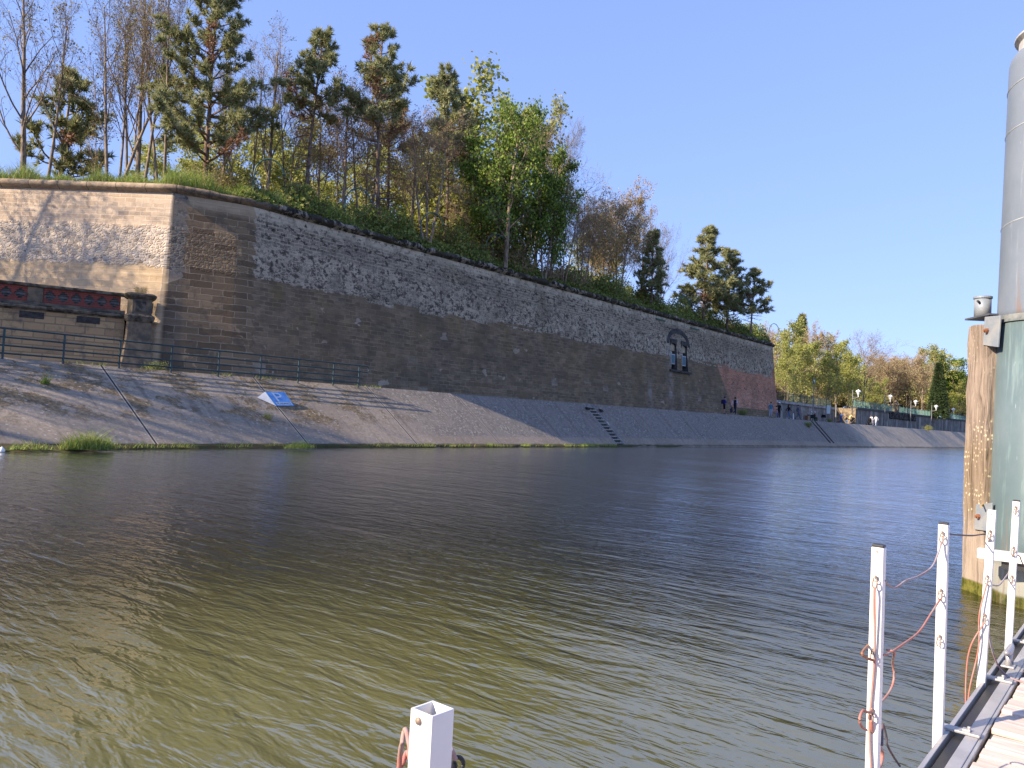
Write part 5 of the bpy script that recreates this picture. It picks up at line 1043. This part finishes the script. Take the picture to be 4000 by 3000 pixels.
BASE = dict(max=4, n=[14,7,5,4], t0=[0.3,0.25,0.2,0.2], ang=[38,38,40,42], len=[0.42,0.5,0.5,0.55], sh=[0.55,0.4,0.3,0.2], rr=[0.42,0.5,0.55,0.6], wander=[0.028,0.10,0.14,0.18,0.2], trop=[0.03,0.07,0.05,0.03,0.02])
def bare(seed, H, r, leaf=None, stems=1, **kw):
    o = dict(BASE); lf = kw.pop('lf', (3, 0.16, 0.18, 0.8)); o.update(kw); T = Tree(seed)
    for k in range(stems):
        az = k*6.28/max(1, stems)+T.rg.random(); sp = 0.0 if stems == 1 else 0.10+0.08*T.rg.random()
        T.grow((0.25*math.cos(az)*(stems > 1), 0.25*math.sin(az)*(stems > 1), -0.3), (math.cos(az)*sp, math.sin(az)*sp, 1), H*(1 if k == 0 else 0.85+0.15*T.rg.random()), r*(1 if stems == 1 else 0.8), 0, o)
    if leaf: T.leaves(*lf)
    return T.done(H), (leaf or L_BUD)
def tufts(T, C, D, n_, L, wd, mi):
    C = np.repeat(np.array(C), n_, 0); D = np.repeat(np.array(D), n_, 0); m = len(C)
    d = D*0.7+T.rg.standard_normal((m, 3))*0.75+np.array([0,0,0.25]); d /= np.linalg.norm(d, axis=1)[:, None]
    s_ = np.cross(d, T.rg.standard_normal((m, 3))); s_ /= np.linalg.norm(s_, axis=1)[:, None]; l = L*(0.6+0.7*T.rg.random((m, 1)))
    T.c.tris(np.stack([C-s_*wd, C+s_*wd, C+d*l], 1), mi)
def pine(seed, H, r, clear, wid, dead=0.25, gaps=0.2, step_=0.55, lowdead=True, needle=(17, 0.42, 0.042)):
    T = Tree(seed); rg = T.rg; P = T.path((0,0,-0.3), (0.03*rg.standard_normal(), 0.03*rg.standard_normal(), 1), H, 14, 0.02, 0.02)
    T.limb(P, r, 0.05, True); C = []; D = []; CD = []; DD = []
    z = H*0.18
    while z < H-0.15:
        f_ = z/H; x = f_*14; j = min(13, int(x)); q0 = P[j]+(P[j+1]-P[j])*(x-j); live = f_ > clear
        t = (f_-clear)/(1-clear)
        nb = int(3+3*rg.random())
        for k in range(nb):
            if live and rg.random() < gaps: continue
            if not live and rg.random() > (0.55 if lowdead else 0.1): continue
            az = rg.random()*6.28; up = -0.05+0.75*max(0, t)**1.5+0.25*rg.random() if live else -0.15+0.35*rg.random()
            L = wid*((1-t)**0.75*0.9+0.18)*(0.55+0.75*rg.random()) if live else wid*(0.35+0.5*rg.random())
            d = np.array([math.cos(az), math.sin(az), up]); Q = T.path(q0, d, L, 5, 0.10, 0.07 if live else -0.03)
            T.limb(Q, 0.035+0.012*L, 0.012, False)
            isd = live and rg.random() < dead*(1.2-t)
            for m_ in range(int(3+L*4.2)):
                tt = 0.3+0.7*rg.random() if live else 0.25+0.75*rg.random(); xx = tt*5; jj = min(4, int(xx)); b0 = Q[jj]+(Q[jj+1]-Q[jj])*(xx-jj)
                dd = unit(unit(Q[jj+1]-Q[jj])*0.7+perp(rg, unit(Q[jj+1]-Q[jj]))*0.8+np.array([0,0,0.25 if live else -0.1])); l2 = (0.3+0.55*rg.random())*min(1, 0.4+L*0.35)*(1.1-0.45*tt)
                S = [b0, b0+dd*l2]; T.limb(S, 0.014, 0.008, False)
                if live:
                    for w_ in (0.55, 1.0): (CD if isd else C).append(b0+dd*l2*w_); (DD if isd else D).append(dd)
            if live: (CD if isd else C).append(Q[-1]); (DD if isd else D).append(unit(Q[-1]-Q[-2]))
        z += step_*(0.7+0.6*rg.random())
    if C: tufts(T, C, D, needle[0], needle[1], needle[2], 1)
    if CD: tufts(T, CD, DD, needle[0]//2, needle[1]*0.9, needle[2]*0.8, 2)
    return T.done(H), L_PINE
def shrub(seed, H, W, leaf, nst=16, per=60, size=0.13, spread=0.2):
    T = Tree(seed); rg = T.rg
    for k in range(nst):
        az = rg.random()*6.28; sp = rg.random()**0.6; P = T.path((0.3*W*sp*math.cos(az), 0.3*W*sp*math.sin(az), -0.3), (sp*0.7*W/H*math.cos(az), sp*0.7*W/H*math.sin(az), 1), H*(0.65+0.4*rg.random())+0.3, 5, 0.12, 0.03)
        T.limb(P, 0.03, 0.008, False)
        for j in range(2, 6):
            for m_ in range(4):
                S = T.path(P[j], perp(rg, unit(P[j]-P[j-1]))+np.array([0,0,0.6]), 0.25+0.35*rg.random(), 2, 0.2, 0.02); T.limb(S, 0.010, 0.006, False); T.tips.append((S[-1], unit(S[-1]-S[-2])))
    if leaf: T.leaves(max(1, per//16), size, spread, 0.95)
    return T.done(H), (leaf or L_BUD)
PROTO = {}
def mk(key, made, barkm, third=None): 
    T, leaf = made; tm = T.t.mesh('trunk', barkm, True) if T.t.n else None; PROTO[key] = (tm, T.c.mesh('crown', [barkm, leaf, third or L_DEAD]), T)
tall = dict(ang=[24,30,36,40], len=[0.42,0.5,0.5,0.5], n=[14,6,5,3], t0=[0.22,0.25,0.2,0.2], trop=[0.03,0.10,0.08,0.05,0.03])
fan = dict(ang=[40,34,36,40], len=[0.75,0.5,0.5,0.5], n=[18,10,6,4], t0=[0.18,0.25,0.2,0.2], sh=[0.55,0.3,0.25,0.2], trop=[0.02,0.06,0.05,0.03,0.02])
mk('tall_a', bare(1, 20, 0.26, L_BUD, 1, lf=(1, 0.13, 0.2, 0.22), **tall), B_GREY)
mk('tall_b', bare(2, 20, 0.21, L_BUD, 2, lf=(1, 0.13, 0.2, 0.2), **{**tall, 'n': [13,6,5,3], 't0': [0.34,0.25,0.2,0.2]}), B_GREY)
mk('tall_c', bare(3, 20, 0.20, L_BUD, 1, lf=(1, 0.15, 0.28, 0.25), **{**tall, 't0': [0.42,0.25,0.2,0.2]}), B_GREY)
mk('thin', bare(4, 12, 0.09, L_BUD, 1, lf=(2, 0.13, 0.22, 0.4), **{**tall, 'n': [12,5,3,3]}), B_GREY)
mk('round_a', bare(5, 13, 0.20, L_BRN, 1, lf=(2, 0.10, 0.18, 0.6), n=[15,8,5,3], ang=[46,38,40,42], len=[0.50,0.5,0.5,0.5]), B_RED)
mk('round_b', bare(6, 13, 0.17, L_BRN, 3, lf=(1, 0.11, 0.18, 0.6), n=[11,7,4,3], ang=[36,36,40,42], len=[0.46,0.5,0.5,0.5]), B_RED)
mk('fan', bare(7, 14, 0.22, None, 1, **fan), B_GREY)
mk('fan_pale', bare(9, 14, 0.20, L_BRN, 2, lf=(3, 0.16, 0.22, 0.9), **{**fan, 'n': [12,7,5,3]}), B_PALE)
leafy_o = dict(n=[17,8,5,3], t0=[0.10,0.2,0.2,0.2], ang=[56,42,42,45], len=[0.42,0.5,0.5,0.5], sh=[0.6,0.4,0.3,0.2])
mk('maple_a', bare(10, 12, 0.22, L_GRN, 1, lf=(2, 0.19, 0.28, 0.52), **leafy_o), B_GREY)
mk('maple_b', bare(11, 12, 0.20, L_GRN, 2, lf=(3, 0.20, 0.28, 0.5), **{**leafy_o, 'n': [13,8,5,3]}), B_GREY)
mk('bright_a', bare(12, 12, 0.18, L_YGR, 1, lf=(2, 0.19, 0.25, 0.5), **leafy_o), B_GREY)
mk('bright_b', bare(13, 12, 0.13, L_YGR, 2, lf=(3, 0.18, 0.28, 0.55), **{**leafy_o, 'n': [11,7,5,3], 'ang': [40,40,40,45]}), B_GREY)
mk('pine_big', pine(20, 20, 0.28, 0.20, 6.6, dead=0.03, gaps=0.22, step_=0.62, lowdead=False, needle=(20, 0.46, 0.042)), B_PINE)
mk('pine_top', pine(21, 18, 0.21, 0.55, 2.9, dead=0.14, gaps=0.12), B_PINE)
mk('pine_top_b', pine(22, 18, 0.22, 0.48, 3.3, dead=0.2, gaps=0.12), B_PINE)
mk('pine_full', pine(23, 11, 0.16, 0.16, 2.5, dead=0.06, gaps=0.08, step_=0.42), B_PINE)
mk('pine_thin', pine(24, 9, 0.12, 0.35, 2.4, dead=0.05, gaps=0.25, step_=0.55), B_GREY)
def spruce(seed, H, W, cols, n_=2600, drop=0.3):
    T = Tree(seed); rg = T.rg; T.limb([(0,0,-0.3),(0,0,H*0.5),(0,0,H)], 0.16, 0.03, True); C = []; D = []
    for i in range(n_):
        f_ = rg.random()**0.8; az = rg.random()*6.28; R = W*(1-f_)**0.8*(0.55+0.5*rg.random())+0.1; C.append((R*math.cos(az), R*math.sin(az), 0.3+f_*(H-0.4)-drop*R)); D.append((math.cos(az), math.sin(az), -0.2))
    tufts(T, C, D, 9, 0.5, 0.07, 1); return T.done(H), cols
mk('conifer', spruce(30, 10, 1.7, L_DARK), B_GREY)
mk('spire', spruce(31, 12, 1.6, L_PINE, 900, 0.5), B_GREY)
mk('bush_dark', shrub(40, 2.2, 2.6, L_IVY, 22, 110, 0.15, 0.22), B_GREY)
mk('bush_light', shrub(41, 2.4, 2.4, L_BUD, 24, 75, 0.10, 0.22), B_GREY)
mk('bush_twig', shrub(42, 1.9, 3.2, L_BRN, 44, 26, 0.07, 0.22), B_RED)
mk('bush_green', shrub(43, 2.6, 2.6, L_YGR, 22, 75, 0.14, 0.25), B_GREY)
def plant(key, label, u, d, vtop, z=None, cat='tree', name=None, group=None, wx=1.0, pos=None, H=None, rz=None):
    tm, cmesh, T = PROTO[key]
    p = pos if pos is not None else atd(u, d, z)
    h = H if H is not None else ztop(p, vtop)-p.z
    k = h/T.H; nm = name or ('pine_tree' if key.startswith('pine') else 'conifer' if key in ('conifer', 'spire') else 'bush' if key.startswith('bush') else 'tree')
    t = thing(nm, label, cat, p, rz if rz is not None else (u*0.7+d) % 6.28, group); t.scale = (k*wx, k*wx, k)
    for n_, m_ in (('trunk', tm), ('crown' if tm else 'foliage', cmesh)):
        if m_: o = bpy.data.objects.new(n_, m_); COL.objects.link(o); o.parent = t
    return t
G = 'trees on top of the rampart'
TREES = [
 ('round_a', 1235, 53, 330, 1.0, 'reddish twiggy tree in front of the bright low tree'), ('round_b', 1420, 54, 300, 1.0, 'reddish brown many stemmed tree left of the spiky topped pine'),
 ('round_a', 1600, 56, 420, 1.0, 'brown bare tree right behind the spiky topped pine'), ('tall_b', 1120, 52, 230, 0.9, 'bare twin stemmed tree left of the leaning pine'), ('bright_a', 1420, 66, 560, 1.2, 'yellow green tree behind the reddish many stemmed tree'),
 ('bright_a', 1000, 64, 520, 1.2, 'yellow green tree right of the biggest pine trunk'), ('bright_a', 760, 62, 560, 1.2, 'yellow green tree low behind the biggest pine boughs'), ('bright_b', 1680, 66, 520, 1.2, 'yellow green tree behind the wide brown tree'),
 ('maple_b', 1900, 61, 520, 1.0, 'green leafy tree left below the fullest crown'), ('bright_a', 2010, 70, 330, 0.9, 'yellow green crown peeping over the fullest green tree'), ('round_b', 2200, 66, 720, 1.0, 'budding brown tree right under the yellow topped tree'), ('bright_b', 2330, 84, 900, 1.2, 'light green growth behind the golden trunks'), ('fan_pale', 2300, 72, 760, 0.8, 'budding tree left of the golden trunked pair'),
  # proto, base column, distance, row of the tip, width, label
 ('tall_a', 85, 47, -190, 1.15, 'leftmost tall bare tree with thick leaning trunk on the rampart'),
 ('tall_c', 170, 48, -150, 0.95, 'tall bare tree right of the leftmost trunk, forking very high'),
 ('pine_thin', 208, 55, 250, 1.0, 'small pine standing behind the two leftmost bare trunks'),
 ('thin', 367, 50, 330, 0.9, 'thin young bare tree in the gap at the left'),
 ('tall_b', 432, 47, -200, 1.05, 'tall bare twin stemmed tree, left of the close group of trunks'),
 ('tall_c', 452, 49, -60, 0.85, 'slim dark bare trunk close behind the twin stemmed tree'),
 ('tall_c', 497, 52, -120, 0.9, 'bare trunk leaning left in the middle of the close group'),
 ('tall_a', 528, 49, -220, 0.95, 'tall bare tree in the close group, with ascending branches'),
 ('tall_c', 550, 47, -160, 0.9, 'straight bare trunk at the right of the close group'),
 ('tall_b', 632, 47, -190, 0.95, 'pale double trunk bare tree left of the big dark pine'),
 ('bright_b', 640, 66, 560, 1.2, 'low yellow green tree glowing behind the pale double trunk'),
 ('pine_big', 800, 46, -90, 1.05, 'biggest dark pine with pale trunk and wide drooping boughs'),
 ('tall_a', 862, 54, 120, 0.8, 'bare tree directly behind the trunk of the biggest pine'),
 ('tall_b', 955, 53, 150, 0.95, 'bare multi stemmed tree between the biggest pine and the grey trunk'),
 ('tall_a', 1035, 50, 30, 1.0, 'grey trunked bare tree at the right edge of the biggest pine'),
 ('bright_b', 905, 68, 470, 1.2, 'yellow green tree shining through behind the biggest pine'),
 ('bright_b', 1110, 70, 480, 1.2, 'yellow green tree behind the grey trunked bare tree'),
 ('pine_top', 1195, 49, 62, 1.05, 'tall pine with clear leaning trunk and narrow dark top'),
 ('bright_a', 1275, 60, 660, 1.2, 'bright green low tree behind the leaning pine trunk'),
 ('round_a', 1330, 52, 250, 1.0, 'reddish brown bare tree between the two tall pines'),
 ('tall_c', 1310, 58, 330, 0.9, 'pale straight trunk behind the reddish brown bare tree'),
 ('pine_top_b', 1478, 51, 88, 1.0, 'tall pine with broad spiky top and brown dead patch'),
 ('pine_top', 1512, 57, 240, 0.9, 'shorter pine just right of the spiky topped pine'),
 ('tall_c', 1585, 60, 480, 0.9, 'dark bare trunk in shade behind the twin pine trunks'),
 ('bright_b', 1560, 70, 560, 1.2, 'yellow green tree low behind the spiky topped pine'),
 ('round_b', 1665, 54, 380, 1.25, 'wide brown bare tree with several stems from one fork'),
 ('pine_top', 1735, 62, 262, 1.0, 'dark pine behind the wide brown bare tree'),
 ('bright_a', 1790, 68, 250, 1.15, 'bright fresh green tree left of the dense maple top'),
 ('round_a', 1795, 60, 700, 0.9, 'dusky trunk under the bright fresh green tree'),
 ('maple_a', 1975, 59, 345, 0.85, 'dense deep green leafy tree, fullest crown on the rampart'),
 ('maple_b', 1860, 66, 470, 0.9, 'green leafy tree filling between brown tree and dense crown'),
 ('bright_a', 2085, 68, 368, 0.8, 'narrow yellow topped tree right of the dense green crown'),
 ('maple_b', 2125, 63, 560, 0.7, 'small dark green tree under the yellow topped tree'),
 ('fan', 2150, 65, 385, 0.72, 'large leafless tree fanning out against the sky right of green crowns'),
 ('round_b', 2270, 69, 690, 0.95, 'budding brown tree with dark slanting trunk below the leafless fan'),
 ('fan_pale', 2415, 75, 668, 0.85, 'tall golden trunked budding tree with domed crown'),
 ('fan_pale', 2360, 80, 740, 0.8, 'second golden trunked budding tree left of the domed crown'),
 ('round_a', 2500, 80, 800, 0.9, 'grey brown budding tree right of the domed crown'),
 ('fan', 2580, 88, 850, 0.6, 'fine twigged pale bare tree behind the dark pine'),
 ('pine_full', 2545, 77, 890, 1.0, 'dark dense pine under the budding trees near the arched lamp'),
 ('pine_full', 2745, 87, 868, 1.15, 'tallest pine of the trio at the right end of the rampart'),
 ('pine_full', 2840, 90, 955, 1.2, 'middle pine of the trio at the right end of the rampart'),
 ('pine_thin', 2933, 92, 1040, 1.2, 'smallest dark pine, last tree at the right end of the rampart'),
 ('round_b', 2760, 93, 1080, 0.9, 'yellow brown budding shrub tree at the foot of the pine trio'),
]
for k, (key, u, d, vt, wx, lab) in enumerate(TREES):
    plant(key, lab, u, d, vt, 13.5, wx=wx, rz=k*1.7)
# unseen neighbours on the near land at left, whose shade falls across bank and pale face
CAST = [('fan', (-50, -1.5, 5.7), 19), ('tall_b', (-51.5, 1.5, 5.7), 20), ('tall_a', (-38.2, -3.5, 3), 26), ('tall_a', (-41, -7.5, 3), 28), ('tall_b', (-36.3, -9, 3), 26), ('tall_a', (-42, -17, 3), 21), ('tall_b', (-47, -14, 3), 22), ('round_b', (-38.5, -20, 3), 15), ('tall_c', (-51, -9, 5.7), 20), ('round_a', (-55, -6, 5.7), 16), ('tall_b', (-44.5, -26, 3), 21), ('tall_a', (-60, -3, 5.7), 19), ('maple_b', (-49, -22, 3), 16), ('tall_a', (-39, -30, 3), 20)]
for k, (key, p, h) in enumerate(CAST):
    plant(key, ['wide bare tree on the terrace beyond the left edge, nearer the pale face', 'forked bare tree at the terrace end beyond the left edge', 'thick trunked bare tree near the left end of the handrail', 'thick trunked bare tree set back from the left end of the handrail', 'forked thick bare tree on the bank top at left', 'bare tree on the near land left of the terrace, first in the row', 'forked bare tree beyond the left edge of the terrace', 'brown bare tree near the bank left of the handrail', 'slim bare tree on the terrace out to the left', 'round brown tree on the terrace out to the left', 'forked bare tree farther left along the quay', 'bare tree at the back of the terrace at left', 'green leafy tree on the near land at far left', 'tall bare tree closest to the water at far left'][k], 0, 40, 0, pos=Vector(p), H=h, rz=k*1.3)
# far trees behind the green fence
FAR = [('bright_a', 3075, 128, 1225, 1.0, 'yellow green tree next to the rampart end'), ('fan_pale', 3010, 135, 1235, 0.8, 'hazy golden bare tree behind the rampart end'), ('bright_b', 3065, 116, 1330, 0.9, 'dark trunked young tree at the rampart end fence'),
 ('spire', 3122, 150, 1215, 1.0, 'thin spiky conifer poking above the yellow green trees'), ('bright_a', 3140, 138, 1300, 1.1, 'yellow green tree below the spiky conifer'), ('fan_pale', 3190, 145, 1240, 0.8, 'tall pale budding tree right of the spiky conifer'), ('bright_b', 3215, 132, 1330, 1.1, 'yellow green tree behind the tall lamp post'),
 ('bright_a', 3265, 150, 1290, 1.0, 'pale green tree left of the big bare far tree'), ('bright_b', 3310, 140, 1370, 1.0, 'low yellow green tree left of the first white lantern'), ('fan', 3372, 150, 1262, 0.85, 'big symmetrical bare tree above the first white lantern'), ('fan_pale', 3440, 175, 1340, 1.0, 'hazy brown bare tree right of the big symmetrical one'),
 ('round_b', 3490, 180, 1360, 1.1, 'brown bare tree behind the ochre gate pillar'), ('fan_pale', 3545, 178, 1345, 1.1, 'wide beige bare tree right of the ochre gate pillar'), ('round_a', 3600, 190, 1370, 1.1, 'beige bare tree left of the dark cone conifer'), ('bright_b', 3625, 205, 1345, 1.2, 'pale green topped tree behind the dark cone conifer'),
 ('conifer', 3663, 172, 1408, 1.0, 'dark cone shaped conifer near the far lanterns'), ('maple_b', 3700, 205, 1385, 1.2, 'soft green tree right of the dark cone conifer'), ('bright_a', 3745, 200, 1480, 1.2, 'bright green tree beside the top of the timber post'), ('bright_b', 3420, 165, 1470, 1.2, 'low green tree under the hazy brown crowns'), ('bright_a', 3350, 172, 1440, 1.2, 'low green tree behind the big symmetrical bare tree'),
 ('maple_a', 3790, 215, 1450, 1.2, 'green tree half hidden behind the timber post')]
for k, (key, u, d, vt, wx, lab) in enumerate(FAR): plant(key, lab, u, d, vt, 6.0+(d-120)*0.01, wx=wx, rz=k*2.1)
# the wood beyond, one mass
rg = np.random.default_rng(77); wb = MB(); 
for i in range(46):
    u = 2980+i*19; d = 225+60*rg.random(); key = ('bright_a', 'round_b', 'bright_b', 'fan_pale', 'maple_b')[i % 5]; p = atd(u, d, 6.5); T = PROTO[key][2]; h = (ztop(p, 1380+70*rg.random()+max(0, u-3500)*0.25)-p.z)/T.H
    wb.merge(T.c, Matrix.Translation(p) @ Matrix.Rotation(i*1.9, 4, 'Z') @ Matrix.Diagonal((h*1.7, h*1.7, h, 1)), 0)
far_leaf = leafy('far_wood_leaves', [(0.26, 0.25, 0.09), (0.31, 0.28, 0.11), (0.28, 0.21, 0.12)], 0.35)
o = wb.build('far_wood', [B_RED, far_leaf, L_DEAD]); o['kind'] = 'stuff'
wb = MB()
for i in range(96):                                      # light young growth seen between the trunks on the rampart
    u = 600+i*20; d = np.interp(u, [600, 1500, 2500], [64, 76, 100])+10*rg.random(); key = ('bright_b', 'bright_a', 'bright_b', 'thin', 'bright_a', 'maple_b')[i % 6]; p = atd(u, d, 13.4); T = PROTO[key][2]; h = (4.0+(7.0 if 700 < u < 2000 else 4.0)*rg.random())/T.H
    wb.merge(T.c, Matrix.Translation(p) @ Matrix.Rotation(i*1.3, 4, 'Z') @ Matrix.Diagonal((h*1.3, h*1.3, h, 1)), 0)
o = wb.build('young_thicket', [B_GREY, leafy('thicket_leaves', [(0.18, 0.24, 0.04), (0.28, 0.31, 0.06), (0.32, 0.31, 0.09)], 0.4), L_DEAD]); o['kind'] = 'stuff'
# bushes along the rampart edge: arc length, height, kind
def on_edge(s_, back): p, q = wp(s_); a = p-q*back; return Vector((a.x, a.y, 13.25))
BUSH = [('bush_light', 2.6, 2.4, 2.6, 'pale twiggy bush where the rampart coping bends'), ('bush_light', 5.0, 2.2, 2.3, 'grey green flowering bush right of the coping bend'), ('bush_green', 10.5, 2.6, 2.6, 'bright green bush below the leaning pine trunk'), ('bush_dark', 13.5, 1.6, 2.2, 'dark bush in front of the second arched lamp'),
 ('bush_green', 18.2, 3.0, 3.2, 'yellow green bush under the spiky topped pine'), ('bush_light', 22.5, 2.0, 3.0, 'loose olive bush beside the third arched lamp'), ('bush_twig', 28.5, 1.2, 2.6, 'reddish leafless bush overhanging the coping'), ('bush_light', 29.5, 3.6, 6.2, 'tall straw coloured bush under the dense green crown'),
 ('bush_twig', 32.5, 1.0, 2.4, 'tangled brown leafless bush right of the straw coloured bush'), ('bush_twig', 36.0, 1.0, 2.2, 'low brown leafless bush along the dark coping'), ('bush_dark', 41.5, 1.5, 2.6, 'dark green bush below the golden trunks'), ('bush_green', 46.0, 2.2, 2.6, 'fresh green bush left of the dark dense pine'),
 ('bush_dark', 52.0, 1.6, 1.9, 'dark low bush above the twin arched niches'), ('bush_dark', 60.0, 1.4, 2.3, 'dark bush left of the pine trio'), ('bush_light', 69.0, 1.6, 2.6, 'olive bush at the foot of the last pine'), ('bush_dark', 74.5, 1.4, 2.2, 'last dark bush at the right tip of the rampart')]
for k, (key, s_, back, h, lab) in enumerate(BUSH): plant(key, lab, 0, 0, 0, cat='bush', name='bush', pos=on_edge(s_, back), H=h, rz=k*0.9)
for lab, key, p, h in (('small dark shrub at the foot of the red brick patch', 'bush_dark', foot(2905, 1622, -35.6), 0.95), ('small green shrub by the notice board legs', 'bush_dark', foot(3241, 1648, -34.2), 0.6),
                       ('small ivy plant at the foot of the stone pillar', 'bush_dark', Vector((-37.3, 17.7, 3.05)), 0.7), ('weed sprouting from the far bank below the waste bin', 'bush_dark', on_bank(97.5, 0.72), 0.8), ('yellow green weed on the far bank lip', 'bush_green', on_bank(170, 0.93), 1.3), ('tuft of plants on the cap of the stone pillar', 'bush_light', Vector((TB.x+td.x*0.6, TB.y+td.y*0.6, 7.0)), 0.6),
                       ('yellow green tuft in a bank joint right of the river sign', 'bush_green', hit_bank(1045, 1640), 0.4)):
    plant(key, lab, 0, 0, 0, cat='plant', name='weed', pos=p+Vector((0,0,-0.02)), H=h)
# grass and ground cover
def blades(b, P, L, wd, rg, lean=0.35, mi=0):
    P = np.asarray(P); m = len(P); az = rg.random(m)*6.28; l = np.asarray(L)*(0.4+0.9*rg.random(m)); d = np.stack([np.cos(az)*lean*rg.random(m), np.sin(az)*lean*rg.random(m), np.ones(m)], 1); sd = np.stack([-np.sin(az+1), np.cos(az+1), np.zeros(m)], 1)*wd
    mid = P+d*l[:, None]*0.55; tip = P+d*l[:, None]+np.stack([np.cos(az), np.sin(az), -0.3*np.ones(m)], 1)*(l*0.25)[:, None]
    V = np.stack([P-sd, P+sd, mid+sd*0.7, mid-sd*0.7, tip], 1).reshape(-1, 3); b.add(V, [f_ for i in range(m) for f_ in ((5*i, 5*i+1, 5*i+2, 5*i+3), (5*i+3, 5*i+2, 5*i+4))], mi)
b = MB(); rg = np.random.default_rng(9); P = []; HL = []
for i in range(15000):
    s_ = -24+rg.random()*36; back = 0.15+4.0*rg.random()**1.6; p, q = wp(s_); a = p-q*back; P.append((a.x, a.y, float(np.interp(back, [0, 0.9, 2.2], [13.15, 13.45, crest(s_)])))); HL.append(0.85*max(0.3, 0.75+0.35*math.sin(s_*1.3)+0.3*math.sin(s_*3.1+back*2)+0.25*math.sin(s_*0.5+1)))
blades(b, P, HL, 0.014, rg, 0.5); o = b.build('rampart_grass', L_GRS); o['kind'] = 'stuff'
b = MB(); N_ = 60000; s_ = 4+rg.random(N_)*76; bk = -0.1+3.2*rg.random(N_)**1.3; hmax = 0.55+1.0*np.clip(np.sin(s_*0.9)+0.6*np.sin(s_*2.3+1)+0.5, 0, 1.6)*np.clip((s_-3)/8, 0, 1); C = []
for i in range(N_):
    p, q = wp(s_[i]); a = p-q*bk[i]; C.append((a.x, a.y, 13.1+min(0.6, bk[i]*0.5)+hmax[i]*rg.random()**1.2*min(1, 0.35+bk[i])))
a = rg.standard_normal((N_, 3)); a /= np.linalg.norm(a, axis=1)[:, None]; b2 = np.cross(a, rg.standard_normal((N_, 3))); b2 /= np.linalg.norm(b2, axis=1)[:, None]; z = 0.15*(0.6+0.8*rg.random((N_, 1)))
b.quads(C, a*z*0.5, b2*z*0.7); o = b.build('rampart_undergrowth', L_IVY); o['kind'] = 'stuff'
b = MB(); P = []
for i in range(1500):
    if i % 38 == 0: yc_ = 9+rg.random()**1.3*40; sg_ = 0.12+0.5*rg.random()
    y = yc_+sg_*rg.standard_normal()
    P.append((interp(y, WL)+0.05+0.35*rg.random()*interp(y, [(9,2),(20,1)]), y, 0.06))
blades(b, P, 0.12+0.22*rg.random(len(P))**2, 0.010, rg, 1.0); o = b.build('bank_foot_weeds', L_GRS); o['kind'] = 'stuff'
b = MB(); P = []
for i in range(700):
    y = 4+rg.random()*26; 
    if math.sin(y*2.1)+math.sin(y*0.9+2) > 0.35: P.append((interp(y, LP)-0.05+0.2*rg.random(), y, lipz(y)-0.02))
blades(b, P, 0.16, 0.010, rg, 0.9); o = b.build('bank_lip_weeds', L_GRS); o['kind'] = 'stuff'
def clump(label, c, rad, L, n_):
    b = MB(); r = rad*np.sqrt(rg.random(n_)); az = rg.random(n_)*6.28; P = np.stack([0.35*r*np.cos(az), r*np.sin(az), np.zeros(n_)], 1); blades(b, P, L*(1.15-0.75*(r/rad)**1.5)*(0.7+0.5*np.abs(np.sin(az*1.5+r*9))), 0.012, rg, 0.75); o = b.build('grass_clump', L_GRS); o.location = c; tag(o, label, 'grass')
clump('big lush grass clump at the water edge, left of the first bank joint', onz(340, 1755, 0.08), 0.85, 0.62, 800)
clump('thinner grass clump at the water edge, farthest left', onz(120, 1756, 0.08), 0.7, 0.33, 120)
clump('small upright grass tuft high on the bank below the handrail', hit_bank(176, 1500, 11), 0.14, 0.42, 90)
clump('low grass clump at the water edge below the river sign', onz(1170, 1752, 0.08), 0.8, 0.34, 320)
# green arched lamp tubes along the rampart edge
M_ARCH = plain('green_tube', (0.05, 0.11, 0.085), 0.5, 0.4, var=0.15)
ARCH = [(985, 800, 1047, 612, 1.2, 'first arched green lamp tube from the left, nearest the coping bend'), (1343, 880, 1405, 728, 1.0, 'second arched green lamp tube, under the two tall pines'), (1640, 960, 1700, 824, 1.0, 'third arched green lamp tube, under the wide brown tree'),
        (1895, 1040, 1950, 908, 1.0, 'fourth arched green lamp tube, half hidden among leafless bushes'), (2643, 1245, 2682, 1155, 1.0, 'arched green lamp tube above the twin niches'), (2822, 1275, 2860, 1195, 1.0, 'arched green lamp tube in front of the pine trio'), (3003, 1330, 3045, 1262, 1.0, 'arched green lamp tube at the right tip of the rampart')]
for (ub, vb, ut, vt, _, lab) in ARCH:
    p = onx(ub, vb, -39.1); p.z = 13.2; h = ztop(p, vt)-13.2; hw = 0.82
    t = thing('arched_lamp', lab, 'lamp', p, 0, 'arched lamp tubes along the rampart'); e = Vector((CR[0,0], CR[1,0], 0)).normalized()
    e = Vector((0.45, 0.89, 0)); pts = [(0,0,-0.2)]+[tuple(e*(hw*(1-math.cos(a)))+Vector((0,0,h-1.0+1.0*math.sin(a)))) for a in np.linspace(0, math.pi*0.92, 14)]
    MB().tube([Vector(q) for q in pts], 0.045, 8).build('tube', M_ARCH, t, smooth=True)
    MB().lathe([(0.03,0.12),(0.07,0.08),(0.12,0.0),(0.10,-0.03)], 10, pts[-1]).build('lamp_head', M_ARCH, t)
